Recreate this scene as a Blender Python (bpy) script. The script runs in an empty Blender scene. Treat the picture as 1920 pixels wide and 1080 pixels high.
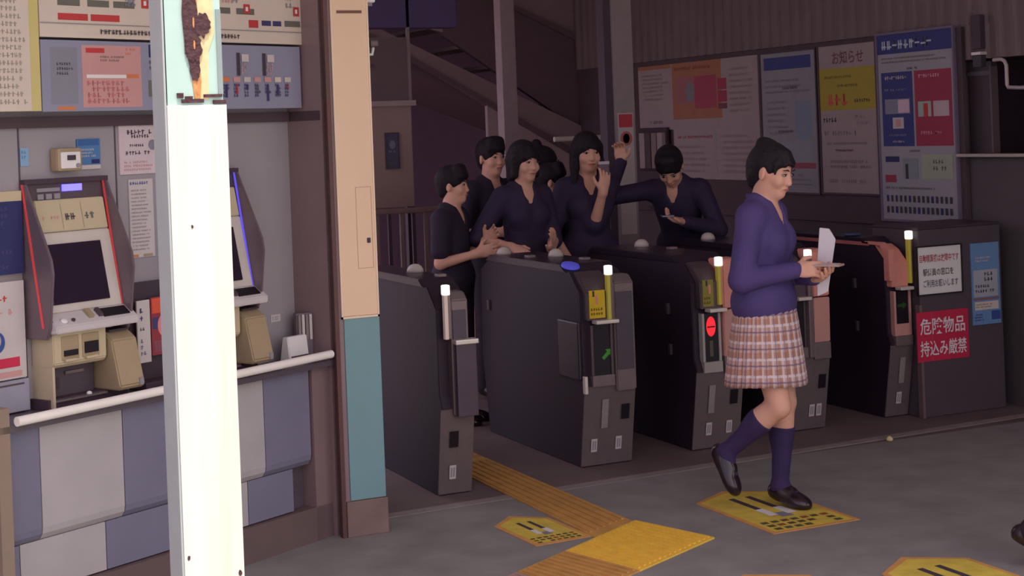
import bpy, bmesh, math, random
import numpy as np
from mathutils import Vector, Matrix
PI = math.pi
C = bpy.context.scene.collection
sc = bpy.context.scene

# ------------------------------------------------------------------ camera, sky, sun, exposure
YAW = math.atan(1330 / 2927.)
cam_d = bpy.data.cameras.new('camera'); cam = bpy.data.objects.new('camera', cam_d); C.objects.link(cam)
cam_d.sensor_width = 36; cam_d.lens = 2927 * 36 / 1920.; cam_d.shift_y = -295 / 1920.
cam.location = (0, 0, 1.66); cam.rotation_euler = (PI / 2, math.radians(2.2), -YAW)
cam_d.clip_end = 300; sc.camera = cam
FW = Vector((math.sin(YAW), math.cos(YAW), 0)); RT = Vector((math.cos(YAW), -math.sin(YAW), 0))

W = bpy.data.worlds.new('sky'); sc.world = W; W.use_nodes = True
bg = W.node_tree.nodes['Background']; bg.inputs[0].default_value = (.92, .83, .92, 1); bg.inputs[1].default_value = 1.8
# overcast sky, brighter on the street side to the right than over the buildings on the left
_nt = W.node_tree; _tc = _nt.nodes.new('ShaderNodeTexCoord'); _sp = _nt.nodes.new('ShaderNodeSeparateXYZ'); _rp = _nt.nodes.new('ShaderNodeValToRGB'); _ad = _nt.nodes.new('ShaderNodeMath'); _ad.operation = 'MULTIPLY_ADD'; _ad.inputs[1].default_value = .5; _ad.inputs[2].default_value = .5
_nt.links.new(_tc.outputs['Generated'], _sp.inputs[0]); _nt.links.new(_sp.outputs[0], _ad.inputs[0]); _nt.links.new(_ad.outputs[0], _rp.inputs['Fac']); _nt.links.new(_rp.outputs['Color'], bg.inputs[0])
_rp.color_ramp.elements[0].position = .22; _rp.color_ramp.elements[0].color = (.50, .42, .56, 1); _rp.color_ramp.elements[1].position = .62; _rp.color_ramp.elements[1].color = (.98, .89, .96, 1)
sun_d = bpy.data.lights.new('sun', 'SUN'); sun_d.energy = 4.6; sun_d.angle = .009; sun_d.color = (1, .95, .86)
sun = bpy.data.objects.new('sun', sun_d); C.objects.link(sun)
to_sun = (FW * -.25 + RT * .12 + Vector((0, 0, .96))).normalized()
sun.rotation_euler = to_sun.to_track_quat('Z', 'Y').to_euler(); sun.location = (0, 0, 20)
vs = sc.view_settings; vs.view_transform = 'Standard'; vs.look = 'None'; vs.gamma = 1; vs.use_curve_mapping = False; vs.exposure = 0.0
sc.cycles.max_bounces = 6; sc.cycles.diffuse_bounces = 4; sc.cycles.use_denoising = True

# ------------------------------------------------------------------ materials
def lin(c):
    return tuple(((v / 255) / 12.92 if v / 255 <= .04045 else (((v / 255) + .055) / 1.055) ** 2.4) for v in c[:3])
MC = {}
def mat(c, rough=.6, metal=0., var=.06, scale=9., emit=0., bump=0., spec=.4):
    """procedural principled material: colour with a soft noise variation"""
    key = (tuple(c), rough, metal, var, scale, emit, bump, spec)
    if key in MC: return MC[key]
    m = bpy.data.materials.new('surface_%d_%d_%d' % tuple(int(v) for v in c[:3])); m.use_nodes = True
    nt = m.node_tree; b = nt.nodes['Principled BSDF']
    L = lin(c)
    if var > 0:
        tc = nt.nodes.new('ShaderNodeTexCoord'); nz = nt.nodes.new('ShaderNodeTexNoise'); nz.inputs['Scale'].default_value = scale; nz.inputs['Detail'].default_value = 4
        rp = nt.nodes.new('ShaderNodeValToRGB')
        rp.color_ramp.elements[0].position = .3; rp.color_ramp.elements[1].position = .7
        rp.color_ramp.elements[0].color = tuple(v * (1 - var) for v in L) + (1,); rp.color_ramp.elements[1].color = tuple(min(1, v * (1 + var)) for v in L) + (1,)
        nt.links.new(tc.outputs['Object'], nz.inputs['Vector']); nt.links.new(nz.outputs['Fac'], rp.inputs['Fac']); nt.links.new(rp.outputs['Color'], b.inputs['Base Color'])
        if bump:
            bp = nt.nodes.new('ShaderNodeBump'); bp.inputs['Strength'].default_value = bump; bp.inputs['Distance'].default_value = .01
            nt.links.new(nz.outputs['Fac'], bp.inputs['Height']); nt.links.new(bp.outputs['Normal'], b.inputs['Normal'])
    else:
        b.inputs['Base Color'].default_value = L + (1,)
    b.inputs['Roughness'].default_value = rough; b.inputs['Metallic'].default_value = metal
    b.inputs['Specular IOR Level'].default_value = spec
    if emit:
        b.inputs['Emission Color'].default_value = L + (1,); b.inputs['Emission Strength'].default_value = emit
    MC[key] = m
    return m

def streaked(c1, c2):
    m = mat(c1, .5, var=.031, scale=4.7); nt = m.node_tree; rp = [n for n in nt.nodes if n.type == 'VALTORGB'][0]; nz = [n for n in nt.nodes if n.type == 'TEX_NOISE'][0]; tc = [n for n in nt.nodes if n.type == 'TEX_COORD'][0]
    mp = nt.nodes.new('ShaderNodeMapping'); mp.inputs['Scale'].default_value = (3, 3, .12); nt.links.new(tc.outputs['Object'], mp.inputs['Vector']); nt.links.new(mp.outputs['Vector'], nz.inputs['Vector'])
    rp.color_ramp.elements[0].position = .40; rp.color_ramp.elements[1].position = .75; rp.color_ramp.elements[0].color = lin(c1) + (1,); rp.color_ramp.elements[1].color = lin(c2) + (1,)
    return m

# ------------------------------------------------------------------ mesh builder
TXT = {}
def text_mesh(s):
    if s not in TXT:
        cu = bpy.data.curves.new('lettering', 'FONT'); cu.body = s; cu.resolution_u = 2; cu.offset = .012
        o = bpy.data.objects.new('lettering', cu); C.objects.link(o)
        dg = bpy.context.evaluated_depsgraph_get(); dg.update()
        me = bpy.data.meshes.new_from_object(o.evaluated_get(dg))
        vv = np.array([v.co[:2] for v in me.vertices]) if len(me.vertices) else np.zeros((1, 2))
        ff = [list(p.vertices) for p in me.polygons]
        bpy.data.objects.remove(o); bpy.data.curves.remove(cu); bpy.data.meshes.remove(me)
        lo = vv.min(0); hi = vv.max(0)
        TXT[s] = ((vv - lo) / np.maximum(hi - lo, 1e-6), ff)
    return TXT[s]

class MB:
    def __init__(s): s.v = []; s.f = []; s.m = []; s.sm = []; s.mats = []; s.T = Matrix()
    def mi(s, m):
        if m not in s.mats: s.mats.append(m)
        return s.mats.index(m)
    def raw(s, vs, fs, m, smooth=False):
        n = len(s.v); i = s.mi(m)
        s.v += [tuple(s.T @ Vector(v)) for v in vs]; s.f += [[n + a for a in f] for f in fs]; s.m += [i] * len(fs); s.sm += [smooth] * len(fs)
        return s
    def box(s, lo, hi, m, bev=0.):
        x0, y0, z0 = lo; x1, y1, z1 = hi
        if bev:
            bm = bmesh.new(); bmesh.ops.create_cube(bm, size=1)
            for v in bm.verts: v.co = Vector(((x0 + x1) / 2 + v.co.x * (x1 - x0), (y0 + y1) / 2 + v.co.y * (y1 - y0), (z0 + z1) / 2 + v.co.z * (z1 - z0)))
            b = min(bev, .45 * min(x1 - x0, y1 - y0, z1 - z0))
            bmesh.ops.bevel(bm, geom=list(bm.edges), offset=b, segments=2, affect='EDGES', profile=.6)
            return s.bmadd(bm, m)
        return s.raw([(x0, y0, z0), (x1, y0, z0), (x1, y1, z0), (x0, y1, z0), (x0, y0, z1), (x1, y0, z1), (x1, y1, z1), (x0, y1, z1)],
                     [(0, 3, 2, 1), (4, 5, 6, 7), (0, 1, 5, 4), (1, 2, 6, 5), (2, 3, 7, 6), (3, 0, 4, 7)], m)
    def bmadd(s, bm, m, smooth=False):
        bm.verts.index_update()
        s.raw([v.co[:] for v in bm.verts], [[v.index for v in f.verts] for f in bm.faces], m, smooth); bm.free(); return s
    def prism(s, poly, axis, a, b, m, bev=0.):
        """polygon extruded along axis (poly given in the two other axes, in order)"""
        def P(p, t):
            return {'x': (t, p[0], p[1]), 'y': (p[0], t, p[1]), 'z': (p[0], p[1], t)}[axis]
        bm = bmesh.new(); n = len(poly)
        v0 = [bm.verts.new(P(p, a)) for p in poly]; v1 = [bm.verts.new(P(p, b)) for p in poly]
        bm.faces.new(v0); bm.faces.new(v1[::-1])
        for i in range(n): bm.faces.new((v0[i], v1[i], v1[(i + 1) % n], v0[(i + 1) % n]))
        bmesh.ops.recalc_face_normals(bm, faces=bm.faces)
        if bev: bmesh.ops.bevel(bm, geom=list(bm.edges), offset=bev, segments=2, affect='EDGES')
        return s.bmadd(bm, m)
    def tube(s, pts, r, m, n=12, cap=True):
        pts = [Vector(p) for p in pts]; rs = r if isinstance(r, (list, tuple)) else [r] * len(pts)
        vs = []; fs = []; up = None
        for i, p in enumerate(pts):
            d = (pts[min(i + 1, len(pts) - 1)] - pts[max(i - 1, 0)]).normalized()
            if up is None: up = Vector((0, 0, 1)) if abs(d.z) < .9 else Vector((1, 0, 0))
            a = d.cross(up).normalized(); b = a.cross(d).normalized(); up = b
            vs += [tuple(p + (a * math.cos(t) + b * math.sin(t)) * rs[i]) for t in [2 * PI * k / n for k in range(n)]]
        for i in range(len(pts) - 1):
            for k in range(n): fs.append((i * n + k, i * n + (k + 1) % n, (i + 1) * n + (k + 1) % n, (i + 1) * n + k))
        s.raw(vs, fs, m, True)
        if cap: s.raw(vs[:n], [tuple(range(n))[::-1]], m); s.raw(vs[-n:], [tuple(range(n))], m)
        return s
    def lathe(s, c, prof, m, n=24, smooth=True):
        vs = []; fs = []
        for r, z in prof: vs += [(c[0] + r * math.cos(2 * PI * k / n), c[1] + r * math.sin(2 * PI * k / n), c[2] + z) for k in range(n)]
        for i in range(len(prof) - 1):
            for k in range(n): fs.append((i * n + k, i * n + (k + 1) % n, (i + 1) * n + (k + 1) % n, (i + 1) * n + k))
        fs.append(tuple(range(n))[::-1]); fs.append(tuple(range((len(prof) - 1) * n, len(prof) * n)))
        return s.raw(vs, fs, m, smooth)
    def quad(s, x0, z0, x1, z1, y, m):
        return s.raw([(x0, y, z0), (x1, y, z0), (x1, y, z1), (x0, y, z1)], [(0, 1, 2, 3)], m)
    def text(s, t, x0, z0, x1, z1, y, m):
        v, f = text_mesh(t)
        return s.raw([(x0 + p[0] * (x1 - x0), y, z0 + p[1] * (z1 - z0)) for p in v], f, m)
    def build(s, name, parent=None, loc=None, rotz=None):
        me = bpy.data.meshes.new(name); me.from_pydata(s.v, [], s.f)
        for m in s.mats: me.materials.append(m)
        me.polygons.foreach_set('material_index', s.m); me.polygons.foreach_set('use_smooth', s.sm); me.update()
        o = bpy.data.objects.new(name, me); C.objects.link(o)
        if parent: o.parent = parent
        if loc is not None: o.location = loc
        if rotz is not None: o.rotation_euler = (0, 0, rotz)
        return o
def tag(o, label=None, cat=None, group=None, kind=None):
    if label: o['label'] = label
    if cat: o['category'] = cat
    if group: o['group'] = group
    if kind: o['kind'] = kind
    return o
def thing(name, label, cat, loc=(0, 0, 0), rotz=0, group=None):
    o = bpy.data.objects.new(name, None); C.objects.link(o); o.empty_display_size = .1
    o.location = loc; o.rotation_euler = (0, 0, rotz)
    return tag(o, label, cat, group)
def struct(o): o['kind'] = 'structure'; return o
def bx(lo, hi, m, bev=0.): return MB().box(lo, hi, m, bev)
def copy_tree(o, parent=None):
    c = o.copy(); C.objects.link(c)
    if parent: c.parent = parent
    for ch in [q for q in C.objects if q.parent == o]: copy_tree(ch, c)
    return c

# ------------------------------------------------------------------ colours
M_floor = mat((140, 137, 132), .85, var=.14, scale=5, bump=.25)
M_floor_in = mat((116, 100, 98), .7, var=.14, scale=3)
M_dark = mat((74, 57, 68), .5, var=.08)
M_darkgloss = mat((48, 36, 46), .35, var=.06)
M_black = mat((28, 22, 30), .4, var=0)
M_steel = mat((128, 114, 112), .42, .35, var=.06, scale=20)
M_steel_d = mat((98, 84, 88), .4, .4, var=.06)
M_silver = mat((225, 218, 205), .3, .25, var=.04)
M_brown = mat((142, 119, 118), .42, .15, var=.06, scale=3)
M_white = mat((236, 232, 226), .5, var=.03)
M_paper = mat((205, 196, 190), .75, var=.03)
M_beige = mat((200, 184, 150), .5, var=.04)
M_beige_d = mat((170, 150, 118), .5, var=.05)
M_grey = mat((150, 146, 150), .5, var=.04)
M_pgrey = mat((140, 140, 150), .5, var=.04)
M_red = mat((206, 46, 78), .55, var=.06)
M_blue = mat((62, 84, 150), .55, var=.05)
M_navy = mat((44, 48, 96), .55, var=.05)
M_pink = mat((226, 150, 132), .5, var=.05)
M_yellow = mat((222, 190, 40), .6, var=.08)
M_ink = mat((72, 62, 70), .7, var=0)
M_skin = mat((226, 172, 146), .55, var=.04, scale=14)
M_hair = mat((34, 27, 33), .62, var=.25, scale=70, bump=.5, spec=.25)

# ------------------------------------------------------------------ printed sheets (marks lie on the sheet itself)
def scrib(mb, R, x0, z0, x1, z1, y, m, rows, fill=.62, ch=None, gap=.18):
    """rows of small illegible type"""
    h = (z1 - z0) / rows
    for i in range(rows):
        zc = z1 - (i + .5) * h; hh = h * fill / 2; cw = ch or hh * 2
        x = x0; end = x1 - R.random() * (x1 - x0) * .25
        while x + cw <= end:
            if R.random() > .08:
                for _ in range(2): 
                    a = R.random() * .55; mb.quad(x + cw * a * .8, zc - hh, x + cw * (a * .8 + .2), zc + hh, y, m)
                q = (R.random() - .5) * hh * 1.2; mb.quad(x, zc + q - hh * .2, x + cw * (1 - gap), zc + q + hh * .2, y - .0002, m)
            x += cw
def sheet(name, w, h, base, marks, loc, rotz, label=None, cat='poster', group=None, t=.006, frame=None, parent=None, seed=1):
    """flat printed board; local x to the right, z up, front at -y; marks in 0..1 with v down from the top"""
    R = random.Random(seed); mb = MB()
    mb.box((0, -t, 0), (w, 0, h), base)
    y = -t - .0006
    for k in marks:
        x0, v0, x1, v1 = k[:4]; a, b, c, d = x0 * w, h * (1 - v1), x1 * w, h * (1 - v0)
        if len(k) == 5: mb.quad(a, b, c, d, y, k[4]); y -= .00012
        elif k[5] == 'rows': scrib(mb, R, a, b, c, d, y - .0004, k[4], k[6], *(k[7:]))
        elif k[5] == 'text': mb.text(k[6], a, b, c, d, y - .0008, k[4])
        elif k[5] == 'disc':
            n = 20; mb.raw([((a + c) / 2 + (c - a) / 2 * math.cos(2 * PI * q / n), y - .0003, (b + d) / 2 + (d - b) / 2 * math.sin(2 * PI * q / n)) for q in range(n)], [tuple(range(n))], k[4])
    o = mb.build(name, parent, loc, rotz)
    if label: tag(o, label, cat, group)
    if frame:
        fm, fw_ = frame; f = MB()
        for lo, hi in (((-fw_, -t - .008, -fw_), (0, .0, h + fw_)), ((w, -t - .008, -fw_), (w + fw_, .0, h + fw_)), ((0, -t - .008, h), (w, .0, h + fw_)), ((0, -t - .008, -fw_), (w, .0, 0))): f.box(lo, hi, fm)
        f.build('frame', o)
    return o

# ------------------------------------------------------------------ setting
g = MB(); g.box((-30, -30, -.3), (40, 6.5, 0), M_floor); g.box((-30, 6.5, -.3), (40, 40, -.001), M_floor_in)
struct(g.build('floor'))
k = MB(); k.raw([(1.9, 6.40, .002), (6.2, 6.60, .002), (6.2, 6.67, .002), (1.9, 6.47, .002), (1.9, 6.40, -.02), (6.2, 6.60, -.02), (6.2, 6.67, -.02), (1.9, 6.47, -.02)],
             [(0, 1, 2, 3), (4, 7, 6, 5), (0, 4, 5, 1), (1, 5, 6, 2), (2, 6, 7, 3), (3, 7, 4, 0)], mat((150, 140, 134), .8, var=.1))
struct(k.build('trim_1'))
# canopy and ceiling: front edge runs across the view just behind the white column
cz = 3.0
e0 = FW * 4.36 - RT * 9; e1 = FW * 4.36 + RT * 10
cb = MB(); cb.prism([(e0.x, e0.y), (e1.x, e1.y), (e1.x + 3, 20), (2.1, 20), (2.1, 7.2), (e0.x, 7.2)], 'z', cz, cz + .18, mat((232, 222, 230), .7))
struct(cb.build('ceiling'))
# right wall: panelled below, ribbed sheet siding above
WR = 6.2
wr = MB(); M_wr = mat((92, 84, 84), .7, var=.08, scale=3)
wr.box((WR, 7.24, 0), (WR + .15, 12.6, cz), mat((84, 70, 74), .7, var=.08, scale=3))
wr.box((WR, 3.2, 0), (WR + .15, 7.24, 1.40), M_wr)
wr.box((WR, 3.2, 1.40), (WR + .15, 6.2, cz), M_wr); wr.box((WR, 6.2, 1.97), (WR + .15, 7.24, cz), M_wr)
wr.box((WR + .75, 6.0, 1.2), (WR + .8, 7.4, 2.3), mat((52, 38, 46), .8)); wr.box((WR + .15, 6.0, 1.2), (WR + .8, 6.2, 2.3), M_dark); wr.box((WR + .15, 7.24, 1.2), (WR + .8, 7.4, 2.3), M_dark)
wr.box((WR + .15, 6.0, 1.97), (WR + .8, 7.4, 2.05), M_dark); wr.box((WR + .15, 6.0, 1.3), (WR + .8, 7.4, 1.4), M_dark)
struct(wr.build('wall_right'))
sd = MB(); Ms = mat((124, 106, 106), .6, var=.06, scale=4); y = 4.5
prof = []
while y < 12.4:
    prof += [(WR - .004, y), (WR - .004, y + .055), (WR - .028, y + .072), (WR - .028, y + .105), (WR - .004, y + .122)]; y += .122
prof += [(WR + .001, y), (WR + .001, 4.5)]
sd.prism(prof, 'z', 2.17, cz, Ms); struct(sd.build('trim_2'))
# the part of the siding that comes lower over the hatch
sd = MB(); y = 6.2; prof = []
while y < 7.2:
    prof += [(WR - .004, y), (WR - .004, y + .055), (WR - .028, y + .072), (WR - .028, y + .105), (WR - .004, y + .122)]; y += .122
prof += [(WR + .001, y), (WR + .001, 6.2)]
sd.prism(prof, 'z', 1.97, 2.17, Ms); struct(sd.build('trim_3'))
# back and far walls
bw = MB(); bw.box((1.8, 15.0, 0), (9.2, 15.2, cz), mat((118, 90, 110), .8)); struct(bw.build('wall_back'))
bw = MB(); bw.box((2.03, 6.43, 0), (2.16, 7.2, cz), mat((84, 68, 74), .7)); struct(bw.build('wall_side'))
bw = MB(); bw.box((6.2, 12.6, 0), (9.2, 12.75, cz), mat((140, 116, 126), .7)); struct(bw.build('wall_far'))

# ------------------------------------------------------------------ ticket wall (runs obliquely from the left edge to the clad pillar)
TP = Vector((1.990, 6.258, 0)); TA = math.atan2(.491, .871)
TD = Vector((math.cos(TA), math.sin(TA), 0)); TN = Vector((-TD.y, TD.x, 0))
def tw(s, off, z=0): return TP + TD * s + TN * off + Vector((0, 0, z))
OFF = .20
wl = MB(); Mw = mat((160, 154, 156), .5, var=.05, scale=3)
wl.box((-3.2, OFF, .7), (-.005, OFF + .12, cz), Mw)
for s_ in (-2.04, -1.375, -.945, -.66, -.39): wl.box((s_ - .003, OFF - .003, .75), (s_ + .003, OFF + .01, 1.76), mat((92, 84, 92), .6))
wl.box((-3.2, OFF - .02, 1.735), (-.03, OFF, 1.775), mat((84, 66, 72), .6))
wl.box((-3.2, .02, -.0), (-.02, OFF + .12, .14), mat((110, 92, 88), .6))       # kick
wl.box((-3.2, .09, .14), (-.02, OFF + .12, .72), mat((86, 76, 82), .6))
struct(wl.build('wall_left', None, TP, TA))
# brown steel return between the recess and the pillar
rt = MB()
rt.box((-.02, .0, 0), (.02, OFF + .12, cz), M_brown); rt.box((-.12, .02, 0), (0, .12, .735), M_brown)
rt.box((-.022, .012, 1.735), (-.018, OFF, 1.775), mat((78, 62, 66), .5))
struct(rt.build('trim_4', None, TP, TA))

ct = thing('ticket_counter', 'grey counter with a metal rail under the ticket machines', 'counter', TP, TA)
bx((-3.2, -.02, .715), (-.02, OFF, .738), mat((98, 90, 96), .35, .2)).build('counter_top', ct)
MB().tube([(-1.595, -.035, .752), (-.055, -.035, .766)], .0165, mat((250, 244, 232), .3, .0, var=.03), 14).build('rail', ct)
M_clad_b = mat((126, 124, 142), .5, var=.04); M_clad_w = mat((184, 178, 176), .5, var=.04)
edges = [(-1.82, -1.46), (-1.46, -1.10), (-1.10, -.745), (-.745, -.39), (-.39, -.128)]
for i, (a, b) in enumerate(edges):
    pm = M_clad_b if i % 2 == 0 else M_clad_w
    p = MB().prism([(.03, .735), (.03, .36), (.034, .338), (.05, .318), (.085, .315), (.085, .735)], 'x', a + .002, b - .002, pm).build('cladding_panel', ct)
low = [(-1.9, -1.545), (-1.545, -1.18), (-1.18, -.82), (-.82, -.48), (-.48, -.225)]
for i, (a, b) in enumerate(low):
    pm = M_clad_b if i % 2 == 0 else M_clad_w
    MB().box((a + .002, .045, .145), (b - .002, .09, .316), pm).build('lower_cladding_panel', ct)
st = MB().box((-1.66, -.02, 0), (-1.612, .03, .80), mat((150, 130, 112), .5)).build('end_post', ct)

def tsheet(name, s0, s1, z0, z1, base, marks, label, cat='poster', off=OFF - .001, seed=1, group=None, frame=None, t=.006):
    return sheet(name, s1 - s0, z1 - z0, base, marks, tw(s0, off, z0), TA, label, cat, group, t, frame, None, seed)

# fare boards
M_fare = mat((222, 206, 188), .6, var=.03); M_fare_g = mat((150, 150, 168), .6, var=.03); M_sal = mat((208, 156, 150), .6, var=.03); M_yel = mat((214, 200, 128), .6, var=.03)
M_or = mat((214, 130, 84), .6, var=.03); M_olive = mat((112, 112, 100), .6, var=0); M_rd = mat((200, 66, 66), .6, var=0); M_dn = mat((70, 66, 110), .6, var=0)
tsheet('fare_list', -1.85, -1.345, 1.793, 2.75, M_yel, [(0, 0, .92, 1, M_fare), (.02, .02, .3, .98, mat((172, 164, 146), .7, var=0), 'rows', 34), (.35, .02, .62, .98, mat((140, 134, 120), .7, var=0), 'rows', 34), (.66, .02, .90, .98, mat((172, 164, 146), .7, var=0), 'rows', 34)],
       'cream fare list with a yellow edge at the far left of the fare boards', 'fare board', OFF - .05, 2, t=.05)
mk = []
R = random.Random(5)
for x in (.06, .16, .25, .62, .72): mk.append((x, .80, x + .075, .835, M_olive))
for x in (.06, .17): mk.append((x, .875, x + .10, .91, M_rd))
mk += [(.39, .875, .46, .905, M_olive), (.50, .875, .56, .905, M_rd), (.77, .865, .81, .91, M_rd), (.825, .865, .865, .895, M_dn), (.873, .865, .91, .895, M_dn), (.925, .86, .995, .895, M_olive)]
for x in (.35, .485, .75, .965): mk.append((x, .775, x + .026, .83, M_rd)); mk.append((x + .008, .79, x + .018, .815, M_white))
for q in range(46):
    x = R.random() * .93 + .02; z = (R.random() * .72 + .02) if q % 3 else .70 + R.random() * .08
    mk.append((x, z, x + .03 + R.random() * .04, z + .02 + R.random() * .03, R.choice([M_olive, M_fare_g, M_sal, M_grey, M_fare_g]), 'rows', R.choice([1, 2])))
for q in range(9):
    x = .05 + q * .105; mk.append((x, .1 + .06 * (q % 3), x + .004, .7, R.choice([M_rd, M_or, M_olive])))
mk += [(.12, .66, .16, .74, M_olive), (.20, .70, .26, .745, mat((170, 160, 60), .6, var=0)), (0, .925, 1, .93, M_grey), (.20, .945, .44, .985, M_ink, 'rows', 1), (.56, .945, .74, .985, M_ink, 'rows', 1), (.50, .37, .92, .374, M_sal)]
tsheet('fare_map_board', -1.34, -.02, 2.055, 2.75, M_fare, mk, 'large cream fare map board along the top left of the ticket wall', 'fare board', OFF - .05, 3, t=.05)
mk = [(.03, .1, .12, .9, M_pgrey), (.05, .30, .11, .50, M_ink, 'rows', 3), (.05, .93, .11, .98, M_or), (.135, .06, .345, .95, M_sal), (.15, .10, .215, .17, M_rd), (.29, .08, .335, .20, M_or, 'rows', 2),
      (.20, .20, .30, .30, M_olive, 'rows', 2), (.15, .48, .33, .53, M_white), (.29, .47, .335, .53, M_or), (.15, .56, .335, .90, mat((196, 118, 116), .7, var=0), 'rows', 4, .8, .022),
      (.375, .03, .41, .22, M_navy), (.42, .04, .465, .13, M_paper), (.45, .12, .475, .48, M_dn), (.37, .56, .40, .80, M_olive), (.40, .55, .425, .80, M_rd), (.375, .25, .405, .5, M_olive, 'rows', 3)]
for q in range(12):
    x = .44 + q * .044; mk.append((x, .5, x + .028, .58, R.choice([M_paper, M_or, M_sal, M_fare]))); mk.append((x + .008, .62, x + .018, .70 + R.random() * .25, R.choice([M_dn, M_dn, M_olive, M_rd])))
    mk.append((x, .60, x + .03, .82, M_dn, 'rows', 4, .8, .012))
for x in (.555, .605, .72, .83): mk.append((x, .12, x + .013, .48, M_ink)); mk.append((x + .02, .14, x + .05, .26, M_paper)); mk.append((x + .018, .28, x + .05, .46, M_sal, 'rows', 4, .8, .012))
tsheet('route_fare_board', -1.34, -.035, 1.79, 2.045, M_fare_g, mk, 'grey and pink fare board directly above the ticket machines', 'fare board', OFF - .05, 4, t=.05)
tsheet('blue_sticker', -1.37, -1.335, 1.60, 1.665, mat((140, 176, 206), .5), [(.1, .1, .9, .9, mat((96, 146, 190), .5), 'rows', 3)], 'small pale blue sticker above the first ticket machine', 'sticker', t=.002)
tsheet('blue_notice', -1.125, -1.02, 1.578, 1.69, mat((82, 128, 176), .5), [(.05, .0, .95, .22, mat((60, 104, 160), .5)), (.1, .3, .9, .62, M_paper, 'rows', 3), (.0, .86, 1, 1, M_paper), (.6, .68, .95, .82, M_navy)], 'blue notice with a white foot above the first ticket machine', 'notice', seed=6)
tsheet('pink_notice', -.930, -.735, 1.55, 1.752, mat((216, 200, 200), .6), [(.2, .14, .9, .28, M_ink, 'rows', 1), (.3, .24, .85, .34, M_ink, 'rows', 1), (.2, .42, .7, .50, M_ink, 'rows', 1), (.72, .36, .93, .56, M_pgrey, 'disc'), (.15, .54, .95, .66, M_ink, 'rows', 1), (.1, .74, .9, .95, M_sal, 'rows', 3)],
       'pale pink paper notice between the two ticket machines', 'notice', seed=7)
tsheet('paper_list', -.892, -.775, 1.232, 1.53, M_paper, [(.05, .02, .95, .08, M_blue, 'rows', 1), (.08, .12, .92, .92, mat((150, 138, 140), .7, var=0), 'rows', 17, .45), (.02, .96, .3, .995, M_or), (.5, .96, .9, .995, M_beige_d)], 'narrow white paper list hung under the pink notice', 'notice', seed=8)
tsheet('timetable', -1.80, -1.385, 1.225, 1.515, M_beige, [(0, .12, 1, 1, M_navy), (.02, .16, .97, .95, M_dn, 'rows', 9), (.6, .0, .85, .10, M_ink, 'rows', 1)], 'dark blue timetable panel at the left edge beside the first ticket machine', 'sign', t=.02, seed=9)
tsheet('guide_leaflet', -1.78, -1.39, .86, 1.20, M_paper, [(.5, .12, .93, .22, M_rd, 'rows', 1), (.5, .26, .9, .36, M_sal, 'rows', 1), (.62, .5, .78, .72, M_blue, 'disc'), (.66, .52, .74, .66, M_paper, 'disc'), (.62, .78, .93, .88, M_red), (.5, .92, .95, .98, M_sal)], 'white and red guide sheet below the dark blue timetable panel', 'poster', t=.02, seed=10)
tsheet('grey_box', -1.78, -1.39, .745, .855, mat((160, 158, 170), .5), [(.05, .1, .95, .16, M_steel_d)], 'plain grey box on the counter under the white guide sheet', 'box', t=.03)
# small beige call button box
cbx = thing('call_box', 'small beige call box above the first ticket machine', 'call box', tw(-1.19, OFF, 1.575), TA)
bx((-.055, -.05, 0), (.055, 0, .085), M_beige_d, .012).build('housing', cbx); bx((-.045, -.058, .01), (.04, -.049, .07), M_white, .004).build('cover', cbx)
bx((-.02, -.062, .04), (.015, -.057, .058), M_ink).build('slot', cbx); MB().tube([(.025, -.058, .02), (.025, -.066, .02)], .008, M_grey).build('button', cbx)

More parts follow.
